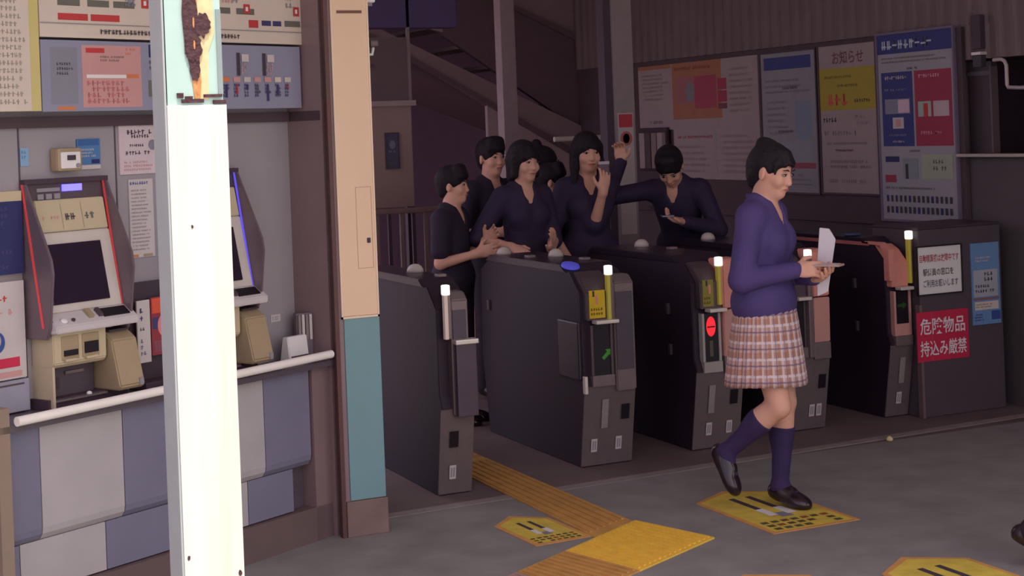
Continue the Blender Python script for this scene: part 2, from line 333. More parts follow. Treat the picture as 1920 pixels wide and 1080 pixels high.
# ------------------------------------------------------------------ ticket machines
def ticket_machine(s0, label, led, group='touch screen ticket machines'):
    t = thing('ticket_machine', label, 'ticket machine', tw(s0, OFF, .738), TA, group)
    Z = -.738
    w = .345
    Mside = mat((122, 106, 112), .35, .3, var=.05)
    # face profile (y, z) from the wall towards the user
    for sx, nm in ((-.012, 'side_wing'), (w, 'side_wing')):
        MB().prism([(0, 1.55 + Z), (-.03, 1.535 + Z), (-.158, 1.27 + Z), (-.166, 1.22 + Z), (-.140, 1.03 + Z), (-.12, .99 + Z), (0, .99 + Z)], 'x', sx, sx + .012, Mside, .002).build(nm, t)
        q = sx - .003
        strip = MB(); strip.prism([(-.012, 1.535 + Z), (-.02, 1.535 + Z), (-.062, 1.30 + Z), (-.112, 1.03 + Z), (-.102, 1.03 + Z), (-.052, 1.30 + Z)], 'x', q, q + .003, led); strip.build('light_strip', t)
    hd = MB(); hd.box((-.012, -.03, 1.535 + Z), (w + .012, 0, 1.552 + Z), M_dark)
    hd.prism([(0, 1.536 + Z), (-.008, 1.536 + Z), (-.014, 1.47 + Z), (0, 1.47 + Z)], 'x', 0, w, M_steel_d)
    for i in range(3): hd.box((.05 + i * .036, -.02, 1.478 + Z), (.075 + i * .036, -.01, 1.497 + Z), M_grey)
    hd.box((.05, -.015, 1.505 + Z), (.15, -.008, 1.518 + Z), M_grey)
    h = hd.build('header', t)
    bx((.16, -.02, 1.503 + Z), (.245, -.012, 1.528 + Z), mat((120, 110, 255), .4, var=0, emit=1.6)).build('status_light', t)
    pn = MB(); pn.prism([(0, 1.475 + Z), (-.026, 1.475 + Z), (-.050, 1.36 + Z), (0, 1.36 + Z)], 'x', .028, w - .01, M_beige, .003)
    o = pn.build('label_panel', t)
    lab = MB(); lab.T = Matrix.Translation((0, -.0285, 1.465 + Z)) @ Matrix.Rotation(math.radians(-11.8), 4, 'X')
    Rr = random.Random(3)
    scrib(lab, Rr, .05, -.065, .13, -.045, -.001, M_sal, 1); scrib(lab, Rr, .15, -.07, .215, -.04, -.001, M_ink, 1, .8); scrib(lab, Rr, .235, -.07, .30, -.04, -.001, M_olive, 1, .8)
    for x in (.135, .225): lab.quad(x, -.1, x + .002, -.005, -.001, M_beige_d)
    lab.build('lettering', o)
    bz = MB(); bz.prism([(0, 1.358 + Z), (-.046, 1.358 + Z), (-.106, 1.075 + Z), (-.02, 1.06 + Z)], 'x', .005, w - .004, mat((206, 196, 184), .45), .004); bz.build('bezel', t)
    scn = MB(); scn.T = Matrix.Translation((0, -.0465, 1.354 + Z)) @ Matrix.Rotation(math.radians(-11.97), 4, 'X')
    scn.box((.036, -.006, -.255), (w - .058, -.0005, -.038), mat((46, 34, 50), .12, var=0, spec=.5), .003); scn.build('screen', t)
    lg = MB(); lg.prism([(0, 1.072 + Z), (-.105, 1.078 + Z), (-.165, 1.035 + Z), (-.165, 1.01 + Z), (0, .995 + Z)], 'x', -.0, w + .02, mat((206, 198, 194), .4), .004); l = lg.build('ledge', t)
    lp = MB(); lp.T = Matrix.Translation((0, -.105, 1.0785 + Z)) @ Matrix.Rotation(math.atan2(.043, .06), 4, 'X')
    LT = lp.T
    def ctl(nm, fn): q_ = MB(); q_.T = LT; fn(q_); q_.build(nm, l)
    ctl('note_slot', lambda q_: q_.box((w - .125, -.055, 0), (w - .008, -.012, .004), M_black)); ctl('round_button', lambda q_: q_.lathe((.045, -.05, 0), [(.013, 0), (.013, .006), (.008, .008)], M_white, 14)); ctl('round_button', lambda q_: q_.lathe((.085, -.05, 0), [(.007, 0), (.007, .006)], M_dark, 10))
    ctl('coin_slot', lambda q_: q_.box((.155, -.05, 0), (.175, -.01, .012), M_beige_d)); ctl('card_slot', lambda q_: q_.box((.20, -.05, 0), (.215, -.012, .012), M_steel_d))
    # lower body
    lo = MB(); lo.prism([(0, 1.0 + Z), (-.125, 1.008 + Z), (-.125, .90 + Z), (-.11, .885 + Z), (0, .885 + Z)], 'x', .012, .245, M_beige, .004); b = lo.build('coin_unit', t)
    for x in (.045, .135): 
        bx((x, -.129, .91 + Z), (x + .075, -.120, .995 + Z), M_beige_d, .004).build('slot_frame', b)
        bx((x + .008, -.134, .925 + Z), (x + .067, -.128, (.945 if x < .1 else .965) + Z), M_black).build('slot', b)
        bx((x + .01, -.140, .905 + Z), (x + .06, -.125, .915 + Z), M_beige, .003).build('lip', b)
    tr = MB(); tr.box((.018, -.05, .76 + Z), (.24, 0, .886 + Z), mat((88, 78, 84), .45, .2)); tr.box((.012, -.115, .745 + Z), (.022, 0, .89 + Z), M_beige); tr.box((.022, -.115, .765 + Z), (.25, -.045, .772 + Z), M_steel)
    tr.box((.05, -.056, .80 + Z), (.085, -.05, .84 + Z), M_dark); tr.box((.11, -.06, .85 + Z), (.19, -.05, .86 + Z), M_steel); tr.build('change_tray', t)
    MB().lathe((.175, -.105, .772 + Z), [(.011, 0), (.009, .008), (.0, .012)], M_white, 12).build('tray_knob', t)
    bl = MB(); bl.prism([(0, .985 + Z), (-.09, .99 + Z), (-.145, .955 + Z), (-.150, .93 + Z), (-.185, .79 + Z), (-.175, .775 + Z), (0, .775 + Z)], 'x', .252, w + .022, M_beige_d, .005)
    b2 = bl.build('note_unit', t); bx((.262, -.12, .984 + Z), (w + .01, -.05, .991 + Z), M_dark).build('note_slot', b2); bx((w - .005, -.189, .785 + Z), (w + .012, -.176, .81 + Z), M_grey).build('corner_tag', b2)
    bx((.0, -.10, .738 + Z + .001), (w + .01, -.0, .775 + Z), M_dark).build('plinth', t)
    return t
LED_R = mat((196, 66, 66), .4, var=0, emit=.35); LED_B = mat((96, 84, 220), .4, var=0, emit=.8)
ticket_machine(-1.365, 'ticket machine with red light strips left of the white column', LED_R)
ticket_machine(-.700, 'ticket machine with violet light strips half hidden by the white column', LED_B)
# leaflet stand etc. between the machines
ls = thing('leaflet_stand', 'dark leaflet stand with a tall white card and red flyers between the ticket machines', 'leaflet stand', tw(-.925, OFF - .002, .739), TA)
bx((0, -.10, 0), (.19, 0, .03), M_dark, .004).build('base', ls); bx((0, -.02, .03), (.19, 0, .40), mat((70, 58, 66), .5)).build('back', ls)
sheet('card', .062, .235, M_paper, [(.2, .1, .8, .35, M_dn, 'rows', 2), (.2, .42, .8, .5, M_ink, 'rows', 1), (.2, .6, .8, .9, mat((130, 110, 130), .6, var=0), 'rows', 3)], (.006, -.05, .10), 0, parent=ls, seed=12)
sheet('red_flyer', .10, .22, mat((150, 60, 66), .5), [(.05, .02, .5, .28, mat((226, 92, 66), .5)), (.3, .3, .95, .7, mat((230, 140, 140), .5), 'disc'), (.05, .35, .45, .55, M_dn), (.1, .75, .9, .95, mat((140, 80, 90), .5))], (.078, -.045, .12), 0, parent=ls)
tg = bx((0, 0, 0), (.075, .02, .055), M_white, .006).build('price_tag', None, tw(-.83, .05, .739), TA); tag(tg, 'small white stand with an orange face on the counter beside the leaflets', 'sign')
bx((.012, -.002, .022), (.064, .001, .044), mat((220, 120, 70), .5)).build('orange_face', tg)
# items at the right end of the counter
dv = thing('desk_calendar', 'white desk stand beside the ticket machine at the end of the counter', 'desk stand', tw(-.185, .075, .739), TA)
MB().prism([(0, 0), (.012, .105), (.04, .105), (.06, 0)], 'x', 0, .115, M_white, .003).build('body', dv); bx((.01, -.004, .012), (.105, .004, .026), M_steel_d).build('strip', dv)
cr = thing('card_rack', 'small grey card rack against the steel return wall', 'card rack', tw(-.085, .13, .739), TA - .5)
bx((0, 0, 0), (.07, .04, .19), mat((120, 108, 112), .5), .003).build('back', cr)
for i in range(4): bx((.006 + i * .016, -.012, .08), (.017 + i * .016, .0, .185), M_paper if i % 2 else M_steel).build('card', cr)
tsheet('wall_label', -.165, -.11, .90, .93, M_paper, [(.1, .2, .9, .8, M_pgrey, 'rows', 2)], 'tiny white label on the wall beside the desk stand', 'label', t=.002)

# ------------------------------------------------------------------ white column (sunlit) and clad pillar
wc = thing('white_column', 'sunlit white steel column with a rust patch in the left foreground', 'column', (.89, 4.18, 0))
M_wcol = streaked((228, 232, 224), (232, 226, 204)); M_wcol_g = mat((190, 220, 206), .5, var=.05, scale=6)
bx((.003, .006, 0), (.154, .156, cz), M_wcol_g).build('shaft', wc)
bx((0, 0, 0), (.162, .162, 1.762), M_wcol, .003).build('cover', wc); bx((-.006, .004, 0), (-.0005, .160, cz), mat((182, 188, 184), .55, var=.03), .001).build('side_plate', wc)
# rust: irregular thin flake layers with ragged outlines
def flake(name, cx, cz_, pts, m, y, th=.002):
    mb = MB(); mb.prism([(cx + a, cz_ + b) for a, b in pts], 'y', y - th, y, m); return mb.build(name, wc)
Rr = random.Random(4)
def blob(ax, az, n=26, jag=.18, lean=0.):
    return [(ax * math.cos(t) * (1 + jag * (Rr.random() - .5) * 2) + lean * math.sin(t) * az, az * math.sin(t) * (1 + jag * (Rr.random() - .5) * 2)) for t in [2 * PI * k / n for k in range(n)]]
M_rust = mat((84, 58, 60), .9, var=.25, scale=70, bump=.6); M_rust_o = mat((216, 150, 92), .85, var=.25, scale=50); M_rust_y = mat((236, 214, 160), .8, var=.1, scale=40)
flake('bare_primer', .084, 1.905, [(-.022, .2), (.05, .2), (.052, .05), (.034, .0), (.03, -.13), (-.006, -.13), (-.012, -.05), (-.024, .02)], M_rust_y, .0055, .001)
flake('orange_rust', .080, 1.865, [(-.004, .2), (.012, .2), (.012, .02), (.016, -.04), (.012, -.085), (-.004, -.085), (-.012, 0)], M_rust_o, .0045, .0012)
flake('rust_patch', .072, 1.990, blob(.021, .12), M_rust, .0030, .003)
flake('rust_patch', .104, 1.978, blob(.020, .034), M_rust, .0023, .003)
flake('rust_patch', .077, 1.920, blob(.023, .040), M_rust, .0016, .003)
flake('rust_patch', .080, 1.860, blob(.013, .034), M_rust, .0036, .003)
flake('orange_rust', .079, 1.985, blob(.0025, .014), M_rust_o, -.0008, .001); flake('orange_rust', .079, 1.925, blob(.0025, .012), M_rust_o, -.0022, .001)
sm = MB()
for a, b, c, d in ((.028, .045, 1.782, 1.795), (.04, .10, 1.768, 1.778), (.10, .15, 1.782, 1.79), (.05, .07, 1.778, 1.786), (.125, .16, 1.764, 1.774)): sm.box((a, -.001, c), (b, .006, d), M_rust)
sm.build('edge_rust', wc)
sc_ = MB(); sc_.box((.141, .002, 1.79), (.1545, .0062, 2.02), mat((150, 165, 160), .6)); sc_.build('seam', wc)
for a, b, r_ in ((.012, .55, .004), (.055, 1.435, .003), (.15, .49, .005), (.152, .36, .004)): flake('chip', a, b, blob(r_, r_ * 1.6, 10), M_rust, -.0002, .0008)

pc = thing('clad_pillar', 'peach clad pillar with a teal lower panel at the end of the ticket wall', 'pillar', (1.99, 6.2, 0))
bx((.0, .004, .0), (.185, .22, cz), M_brown, .004).build('core', pc)
bx((.022, -.004, .915), (.178, .006, cz), mat((240, 206, 170), .5, var=.03, scale=3), .002).build('upper_panel', pc)
fr = MB(); Mfr = mat((240, 216, 186), .45, var=.02)
fr.box((.018, -.007, .905), (.024, .004, cz), Mfr); fr.box((.176, -.007, .905), (.183, .004, cz), Mfr); fr.box((.018, -.007, .905), (.183, .004, .914), Mfr); fr.build('panel_edging', pc)
bx((.028, -.003, .15), (.183, .006, .904), mat((120, 158, 160), .5, var=.03), .002).build('lower_panel', pc)
bx((.008, -.012, 0), (.188, .01, .148), mat((128, 106, 98), .75, var=.15), .004).build('plinth', pc)
dd = MB(); Md = mat((186, 150, 122), .5, var=0)
for lo, hi in (((.098, -.0048, 1.11), (.100, -.004, 1.45)), ((.165, -.0048, 1.11), (.167, -.004, 1.45)), ((.098, -.0048, 1.448), (.167, -.004, 1.45)), ((.098, -.0048, 1.11), (.167, -.004, 1.112))): dd.box(lo, hi, Md)
d_ = dd.build('access_door', pc); bx((.141, -.009, 1.215), (.156, -.004, 1.236), M_ink, .002).build('lock', d_)
bx((.045, -.006, 2.175), (.155, -.003, 2.187), mat((122, 84, 68), .6)).build('slot', pc)
bx((-.012, -.006, 0), (.006, .03, cz), mat((96, 66, 62), .5, .2)).build('side_trim', pc)
lampx = thing('wall_lamp', 'pale lamp fixed high on the side of the peach pillar', 'lamp', (2.176, 6.21, 2.22)); bx((0, 0, 0), (.04, .10, .09), M_white, .012).build('housing', lampx); bx((.0, .02, -.012), (.03, .08, .002), M_steel).build('diffuser', lampx)
camx = thing('security_camera', 'small white bracket camera on the right side of the peach pillar', 'camera', (2.176, 6.25, 2.005)); MB().tube([(0, 0, .0), (.028, 0, .0), (.034, 0, .03)], .007, M_white).build('bracket', camx); bx((.012, -.03, .03), (.05, .05, .06), M_steel_d, .008).build('body', camx)

# ------------------------------------------------------------------ ticket gates
M_lamp_w = mat((255, 250, 235), .4, var=0, emit=1.0); M_lamp_y = mat((190, 178, 70), .4, var=0, emit=.10)
M_gdark = mat((46, 30, 45), .55, var=.06, scale=4); M_gtop = mat((48, 36, 50), .3, var=.05)
M_face = mat((120, 108, 106), .45, .3, var=.05, scale=18)
M_red_e = mat((255, 40, 50), .4, var=0, emit=1.0); M_grn_e = mat((60, 130, 40), .4, var=0, emit=.15)
M_blue_e = mat((84, 84, 200), .25, var=0, emit=.35)
GL = 1.26
def gate(x, y, w, label, spec, L=GL):
    t = thing('ticket_gate', label, 'ticket gate', (x, y, 0), 0, 'row of ticket gates')
    MB().prism([(.075, 0), (.004, .39), (.004, .42), (.03, .47), (.03, .86), (.13, .955), (L - .12, .955), (L - .02, .90), (L, .42), (L - .07, 0)], 'x', .004, w - .004, M_gdark, .004).build('cabinet', t)
    MB().prism([(.16, .95), (.22, .985), (L - .16, .985), (L - .10, .95)], 'x', -.004, w + .004, M_gtop, .004).build('top_cover', t)
    MB().prism([(.072, .005), (.0, .40), (.006, .405), (.08, .008)], 'x', .0, w, M_face, .001).build('front_plate', t)
    def slope(z): return .075 - z / .40 * .075 - .006
    def onplate(nm, x0, x1, z0, z1, m, parent=t, th=.004):
        mb = MB(); mb.prism([(slope(z0), z0), (slope(z0) - th, z0), (slope(z1) - th, z1), (slope(z1), z1)], 'x', x0, x1, m); return mb.build(nm, parent)
    for x0 in spec.get('squares', []): onplate('slot_window', x0, x0 + .042, .225, .30, M_black)
    for x0 in spec.get('stickers', []):
        o = onplate('sticker', x0, x0 + .032, .075, .14, M_paper)
        for i in range(2): onplate('mark', x0 + .006 + i * .012, x0 + .013 + i * .012, .085, .13, M_grey, o, .0055)
    for x0 in spec.get('strips', []): onplate('lighter_strip', x0, x0 + .035, .19, .335, mat((150, 142, 134), .5))
    # silver corner posts
    if spec.get('post', True): bx((-.002, -.008, .37), (.014, .02, .455), M_silver, .003).build('corner_cap', t)
    if 'disp' in spec:                       # half with the display
        a, b = spec['disp']; pf = spec.get('disp_mat', M_steel_d)
        bx((a, -.012, .40), (b, .05, .455), spec.get('foot', M_steel), .003).build('fascia_foot', t)
        fm = MB(); fm.box((a, -.004, .455), (a + .014, .045, .70), pf, .002); fm.box((b - .014, -.004, .455), (b, .045, .70), pf, .002); fm.build('display_frame', t)
        d = bx((a + .014, .004, .455), (b - .014, .04, .70), M_black).build('display', t)
        if spec.get('frame_full'): bx((a + .012, -.006, .455), (b - .012, .01, .52), spec['frame_full'], .002).build('fascia_lower', t)
        cx = (a + b) / 2
        sg = spec.get('sign')
        if sg == 'stop':
            mb = MB(); n = 24
            mb.raw([(cx + .027 * math.cos(2 * PI * i / n), .003, .632 + .05 * math.sin(2 * PI * i / n)) for i in range(n)], [tuple(range(n))], M_red_e)
            mb.box((cx - .022, .0, .626), (cx + .022, .0025, .634), mat((120, 20, 26), .5, var=0)); mb.build('no_entry_sign', d)
            bx((cx - .012, .001, .48), (cx + .008, .004, .56), mat((92, 92, 72), .5)).build('arrow_unlit', d)
        elif sg == 'go':
            zc = spec.get('sign_z', .55); k_ = spec.get('sign_k', 1.); mb = MB()
            pts = [(0, -.036), (.024, -.006), (.009, -.006), (.009, .034), (-.009, .034), (-.009, -.006), (-.024, -.006)]
            ang = spec.get('sign_a', 2.3)
            mb.raw([(cx + spec.get('sign_x', 0) + k_ * (p[0] * math.cos(ang) - p[1] * math.sin(ang)), .003, zc + k_ * (p[0] * math.sin(ang) + p[1] * math.cos(ang))) for p in pts], [tuple(range(7))], spec.get('sign_m', M_grn_e)); mb.build('go_arrow', d)
    if 'cap' in spec:                        # yellow instruction plate, ledge
        a, b = spec['cap']; cm = spec.get('cap_mat', M_steel_d)
        MB().prism([(.05, .725), (-.012, .725), (-.012, .86), (.055, .925), (.12, .955), (.14, .90)], 'x', a, b, cm, .004).build('upper_cap', t)
        if spec.get('plate'):
            p = MB(); p.box((a + .012, -.018, .735), (b - .05, -.011, .87), spec['plate'], .002); pl_ = p.build('instruction_plate', t)
            q = MB(); Rr = random.Random(8); q.box((a + .030, -.0195, .84), (a + .040, -.018, .868), M_ink); q.lathe((0, 0, 0), [(0, 0), (.001, 0)], M_ink, 3)
            q.box((a + .046, -.0195, .80), (a + .058, -.018, .845), M_pink); scrib(q, Rr, a + .018, .745, b - .055, .79, -.0195, mat((110, 90, 30), .6, var=0), 2, .6); q.build('pictogram', pl_)
        bx((a + .03, -.055, .708), (b + .006, .0, .726), M_silver, .004).build('ledge', t)
    if 'lamp' in spec:
        lx, ls_ = spec['lamp'], spec.get('lamp_mat', M_lamp_y); z0, z1 = spec.get('lamp_z', (.725, .96))
        st_ = bx((lx, -.03, z0), (lx + .018, -.002, z1), ls_, .003).build('indicator_lamp', t)
        bx((lx + .016, -.02, z0), (lx + .036, .0, z1 - .005), spec.get('lamp_back', M_steel), .003).build('lamp_back', st_)
        bx((lx - .004, -.034, z1 - .02), (lx + .03, .0, z1 + .028), M_lamp_w, .007).build('lamp_cap', st_)
    if 'fascia' in spec:                     # raised fascia half
        a, b = spec['fascia']; kind = spec['fascia_kind']
        if kind == 'grey':
            MB().prism([(.05, .372), (-.02, .372), (-.02, .90), (.02, .935), (.10, .935)], 'x', a, b, M_steel, .006).build('fascia', t)
            bx((a + .006, -.0245, .475), (b - .012, -.019, .855), mat((84, 74, 84), .4), .002).build('fascia_inset', t)
        else:
            MB().prism([(.05, .72), (-.02, .72), (-.02, .95), (.0, .968), (.12, .968)], 'x', a, b, M_pink, .006).build('fascia_upper', t)
            MB().prism([(.05, .475), (-.014, .475), (-.02, .712), (.05, .712)], 'x', a, b, mat((206, 152, 138), .5, var=.05), .004).build('fascia_lower', t)
            bx((a, -.016, .385), (b, .05, .474), M_steel, .004).build('fascia_foot', t)
    for dx, dy in spec.get('domes', []):
        MB().lathe((dx, dy, .985), [(.042, 0), (.040, .014), (.032, .028), (.018, .038), (.0, .041)], mat((206, 194, 182), .4), 20).build('dome_sensor', t)
        bx((dx - .022, dy - .36, .985), (dx + .022, dy - .31, 1.0), M_steel, .004).build('sensor_lens', t)
    if 'reader' in spec:
        rx, ry, rz = spec['reader']; mb = MB(); mb.T = Matrix.Translation((rx, ry, rz)) @ Matrix.Rotation(math.radians(spec.get('reader_tilt', 20)), 4, 'X')
        mb.lathe((0, 0, 0), [(.048, 0), (.045, .008), (.0, .010)], spec.get('reader_mat', M_blue_e), 24); mb.build('card_reader', t)
    for (hy, hz) in spec.get('side_tabs', []):
        bx((-.010, hy, hz), (.006, hy + .022, hz + .055), M_steel_d, .003).build('side_tab', t)
    if 'flap_box' in spec:
        bx((-.012, .03, .43), (.006, .26, .715), M_gtop, .01).build('flap_housing', t)
    if spec.get('pink_edge'):
        bx((-.006, .16, .945), (.012, L - .15, .965), mat((190, 110, 104), .5)).build('pink_edging', t)
        MB().prism([(-.02, .76), (-.02, .93), (.05, .968), (.22, .968), (.22, .955), (.06, .95), (.03, .90), (.03, .76)], 'x', -.006, .03, M_pink, .003).build('pink_corner', t)
    return t
gate(2.592, 6.60, .165, 'dark ticket gate beside the peach pillar, first of the row', dict(
    post=False, squares=[.045], stickers=[.048], lamp=.024, lamp_mat=mat((226, 206, 188), .4, var=0, emit=.1), lamp_z=(.725, .945), fascia=(.058, .142), fascia_kind='grey',
    disp=(.068, .158), domes=[(.12, .58)]))
g1x = bx((.062, -.06, .70), (.175, -.0, .722), M_silver, .005)
g1t = [o for o in C.objects if o.name == 'ticket_gate'][0]
g1x.build('ledge', g1t); bx((.066, -.05, .372), (.166, .0, .70), mat((82, 68, 80), .4), .004).build('door_panel', g1t)
gate(3.405, 6.755, .28, 'ticket gate showing a green arrow under a yellow plate, second of the row', dict(
    squares=[.205], stickers=[.045, .18], strips=[.095], disp=(.04, .162), sign='go', sign_z=.555, sign_x=.03, cap=(.02, .168), plate=M_yellow, lamp=.128, fascia=(.166, .276), fascia_kind='grey',
    domes=[(.07, 1.06), (.21, .70)], reader=(.045, .20, .975), side_tabs=[(1.12, .68)], flap_box=True))
gate(4.052, 6.785, .28, 'ticket gate lit with a red no entry sign, third of the row', dict(
    post=False, squares=[.205], stickers=[.07, .19], strips=[.075], disp=(.04, .15), disp_mat=mat((176, 168, 160), .4), sign='stop', foot=mat((168, 160, 152), .45), cap=(.03, .155), plate=mat((150, 140, 60), .6), lamp=.128, lamp_z=(.74, .955),
    lamp_back=M_pink, fascia=(.160, .276), fascia_kind='pink', domes=[(.20, .88)], side_tabs=[(.24, .47), (.25, .68)]))
gate(4.668, 6.90, .28, 'ticket gate with a tall pink fascia beside the walking girl, fourth of the row', dict(
    post=False, squares=[.215], stickers=[.165, .21], lamp=.135, lamp_mat=M_steel, lamp_z=(.40, .945), disp=(.03, .135), cap=(.03, .135), fascia=(.172, .277), fascia_kind='pink', domes=[(.1, .9)]))
gate(5.372, 6.93, .155, 'narrow pink edged ticket gate against the end panel, last of the row', dict(
    post=False, squares=[], stickers=[.06], strips=[.065], disp=(.03, .145), disp_mat=mat((206, 152, 138), .5), frame_full=mat((206, 152, 138), .5, var=.04), sign='go', sign_z=.62, sign_k=.9, sign_a=1.57, sign_m=mat((40, 74, 34), .4, var=0, emit=.05), cap=(.012, .125), cap_mat=M_pink, lamp=.122, lamp_z=(.74, 1.0),
    reader=(.07, .40, .99), reader_mat=mat((70, 84, 130), .3, var=0), reader_tilt=0, domes=[], pink_edge=True, side_tabs=[(.28, .46), (.29, .70)]))

# end panel with the warning signs, at the right of the last gate
ep = thing('end_panel', 'dark grey partition carrying the warning signs right of the last ticket gate', 'partition', (5.535, 6.87, 0))
bx((0, 0, 0), (.575, .40, 1.03), mat((86, 76, 80), .55, var=.05), .006).build('body', ep); bx((-.012, -.006, 0), (.004, .03, .62), mat((130, 108, 104), .5, .2)).build('edge_strip', ep)
bx((0, .0, 1.03), (.575, .40, 1.045), M_dark, .004).build('top_trim', ep)
Mwh = mat((238, 236, 226), .5, var=.02)
sheet('white_notice', .30, .258, Mwh, [(.05, .16, .95, .33, mat((178, 70, 70), .6, var=0), 'text', '自動精算機は故障中です'), (.12, .46, .82, .62, M_ink, 'text', '駅係員の窓口を'), (.12, .70, .92, .86, mat((80, 92, 104), .6, var=0), 'text', 'ご利用お願いします')],
      (5.517, 6.869, .677), 0, 'white notice with red and black lettering on the end panel', 'notice', t=.008, frame=(mat((40, 32, 40), .5), .006))
sheet('red_warning_sign', .355, .272, M_red, [(.06, .13, .93, .46, M_white, 'text', '危険物品'), (.05, .58, .95, .90, M_white, 'text', '持込み厳禁'), (.28, 0, .29, 1, mat((210, 90, 110), .5, var=0))],
      (5.50, 6.869, .308), 0, 'red sign with white lettering low on the end panel', 'sign', t=.006)
Msky = mat((112, 150, 190), .55, var=.04)
sheet('blue_leaflet', .20, .455, Msky, [(.15, .16, .75, .24, M_paper, 'rows', 2), (.06, .33, .92, .66, mat((176, 178, 182), .6)), (.45, .35, .9, .48, M_ink, 'rows', 2, .7), (.12, .5, .85, .62, M_ink, 'rows', 2), (.03, .67, .95, .70, mat((140, 108, 104), .6)), (.08, .72, .92, .82, M_fare), (.1, .74, .88, .8, M_olive, 'rows', 2), (.06, .86, .42, .96, M_dn, 'rows', 3), (.66, .84, .98, .95, M_blue)],
      (5.890, 6.869, .478), 0, 'tall light blue leaflet right of the white notice', 'poster', seed=14)

# ------------------------------------------------------------------ notices on the right wall (facing -X)
RW = -PI / 2
def rsheet(name, y_hi, y_lo, z0, z1, base, marks, label, seed=1, cat='poster', frame=None, group=None, t=.012, x=WR - .03):
    return sheet(name, y_hi - y_lo, z1 - z0, base, marks, (x, y_hi, z0), RW, label, cat, group, t, frame, None, seed)
M_pw = mat((166, 150, 146), .7, var=.04); M_pr = mat((164, 58, 78), .6, var=.03); M_po = mat((168, 112, 82), .6, var=.05); M_pb = mat((110, 124, 170), .6, var=.03); M_bl2 = mat((58, 66, 124), .6, var=.04)
Mfd = mat((74, 60, 64), .5)
nb = bx((WR - .03, 7.20, .98), (WR - .005, 11.4, 2.165), mat((84, 68, 70), .7)).build('notice_board'); tag(nb, 'long dark notice board behind the posters on the right wall', 'notice board')
rsheet('route_poster', 11.05, 9.32, 1.62, 2.13, M_pw, [(.0, .0, .30, .06, M_po), (.04, .12, .28, .55, mat((150, 138, 134), .7, var=0), 'rows', 7, .5), (.31, .0, .72, .85, M_po), (.33, .05, .66, .13, mat((130, 70, 50), .6, var=0), 'rows', 1), (.35, .22, .50, .62, mat((164, 104, 104), .6)), (.50, .22, .68, .70, mat((168, 72, 88), .6)), (.42, .30, .5, .6, mat((130, 130, 130), .6), 'disc'), (.69, .28, .76, .44, M_pr), (.69, .46, .76, .62, M_pr), (.69, .64, .76, .72, mat((120, 60, 70), .6)), (.78, .12, .98, .8, mat((160, 148, 130), .7, var=0), 'rows', 8, .4), (.1, .84, .25, .92, M_olive, 'rows', 1)],
       'wide pale poster with an orange and red picture on the far notice board', 20)
rsheet('paper_notice', 10.52, 9.32, 1.24, 1.62, M_pw, [(.05, .12, .5, .2, M_pr, 'rows', 1, .7), (.05, .3, .45, .9, mat((150, 136, 134), .7, var=0), 'rows', 5, .4), (.5, .05, .52, .95, M_grey), (.58, .1, .95, .9, mat((158, 144, 136), .7, var=0), 'rows', 7, .4)],
       'wide pale paper notice below the poster with the orange picture', 21)
rsheet('timetable_poster', 9.28, 8.63, 1.165, 2.125, mat((148, 144, 148), .7, var=.04), [(.06, .03, .92, .12, M_bl2), (.08, .18, .9, .30, mat((130, 126, 130), .7, var=0), 'rows', 3, .4), (.4, .24, .7, .27, M_ink, 'rows', 1), (.1, .33, .5, .60, mat((140, 128, 128), .7, var=0), 'rows', 6, .4), (.62, .35, .9, .62, mat((132, 142, 156), .7)), (.3, .55, .6, .58, M_ink, 'rows', 1), (.1, .64, .9, .80, mat((148, 150, 154), .7)), (.25, .79, .95, .83, mat((158, 74, 84), .6)), (.1, .86, .9, .96, mat((150, 138, 140), .7, var=0), 'rows', 3, .4)],
       'tall grey timetable poster with a blue heading', 22, frame=(Mfd, .012))
rsheet('yellow_poster', 8.59, 7.99, 1.172, 2.135, M_pw, [(.25, .04, .8, .13, mat((120, 70, 84), .6, var=0), 'text', 'お知らせ'), (.0, .155, 1, .44, mat((172, 154, 54), .6, var=.03)), (.1, .20, .75, .23, mat((110, 100, 50), .6, var=0), 'rows', 1), (.3, .26, .85, .29, mat((90, 80, 40), .6, var=0), 'rows', 1), (.15, .33, .6, .41, mat((206, 90, 70), .6, var=0), 'rows', 1, .95), (.62, .36, .95, .40, M_ink, 'rows', 1), (.05, .48, .38, .53, M_ink, 'rows', 1), (.6, .47, .9, .55, mat((160, 140, 140), .7, var=0), 'rows', 2), (.05, .57, .9, .62, mat((150, 132, 132), .7, var=0), 'rows', 1), (.1, .65, .9, .68, mat((140, 122, 122), .7, var=0), 'rows', 1), (.25, .70, .7, .725, M_ink, 'rows', 1), (.15, .77, .9, .84, mat((140, 122, 122), .7, var=0), 'rows', 2), (.1, .9, .9, .94, mat((150, 132, 132), .7, var=0), 'rows', 1)],
       'tall poster with a yellow block under its heading', 23, frame=(Mfd, .012))
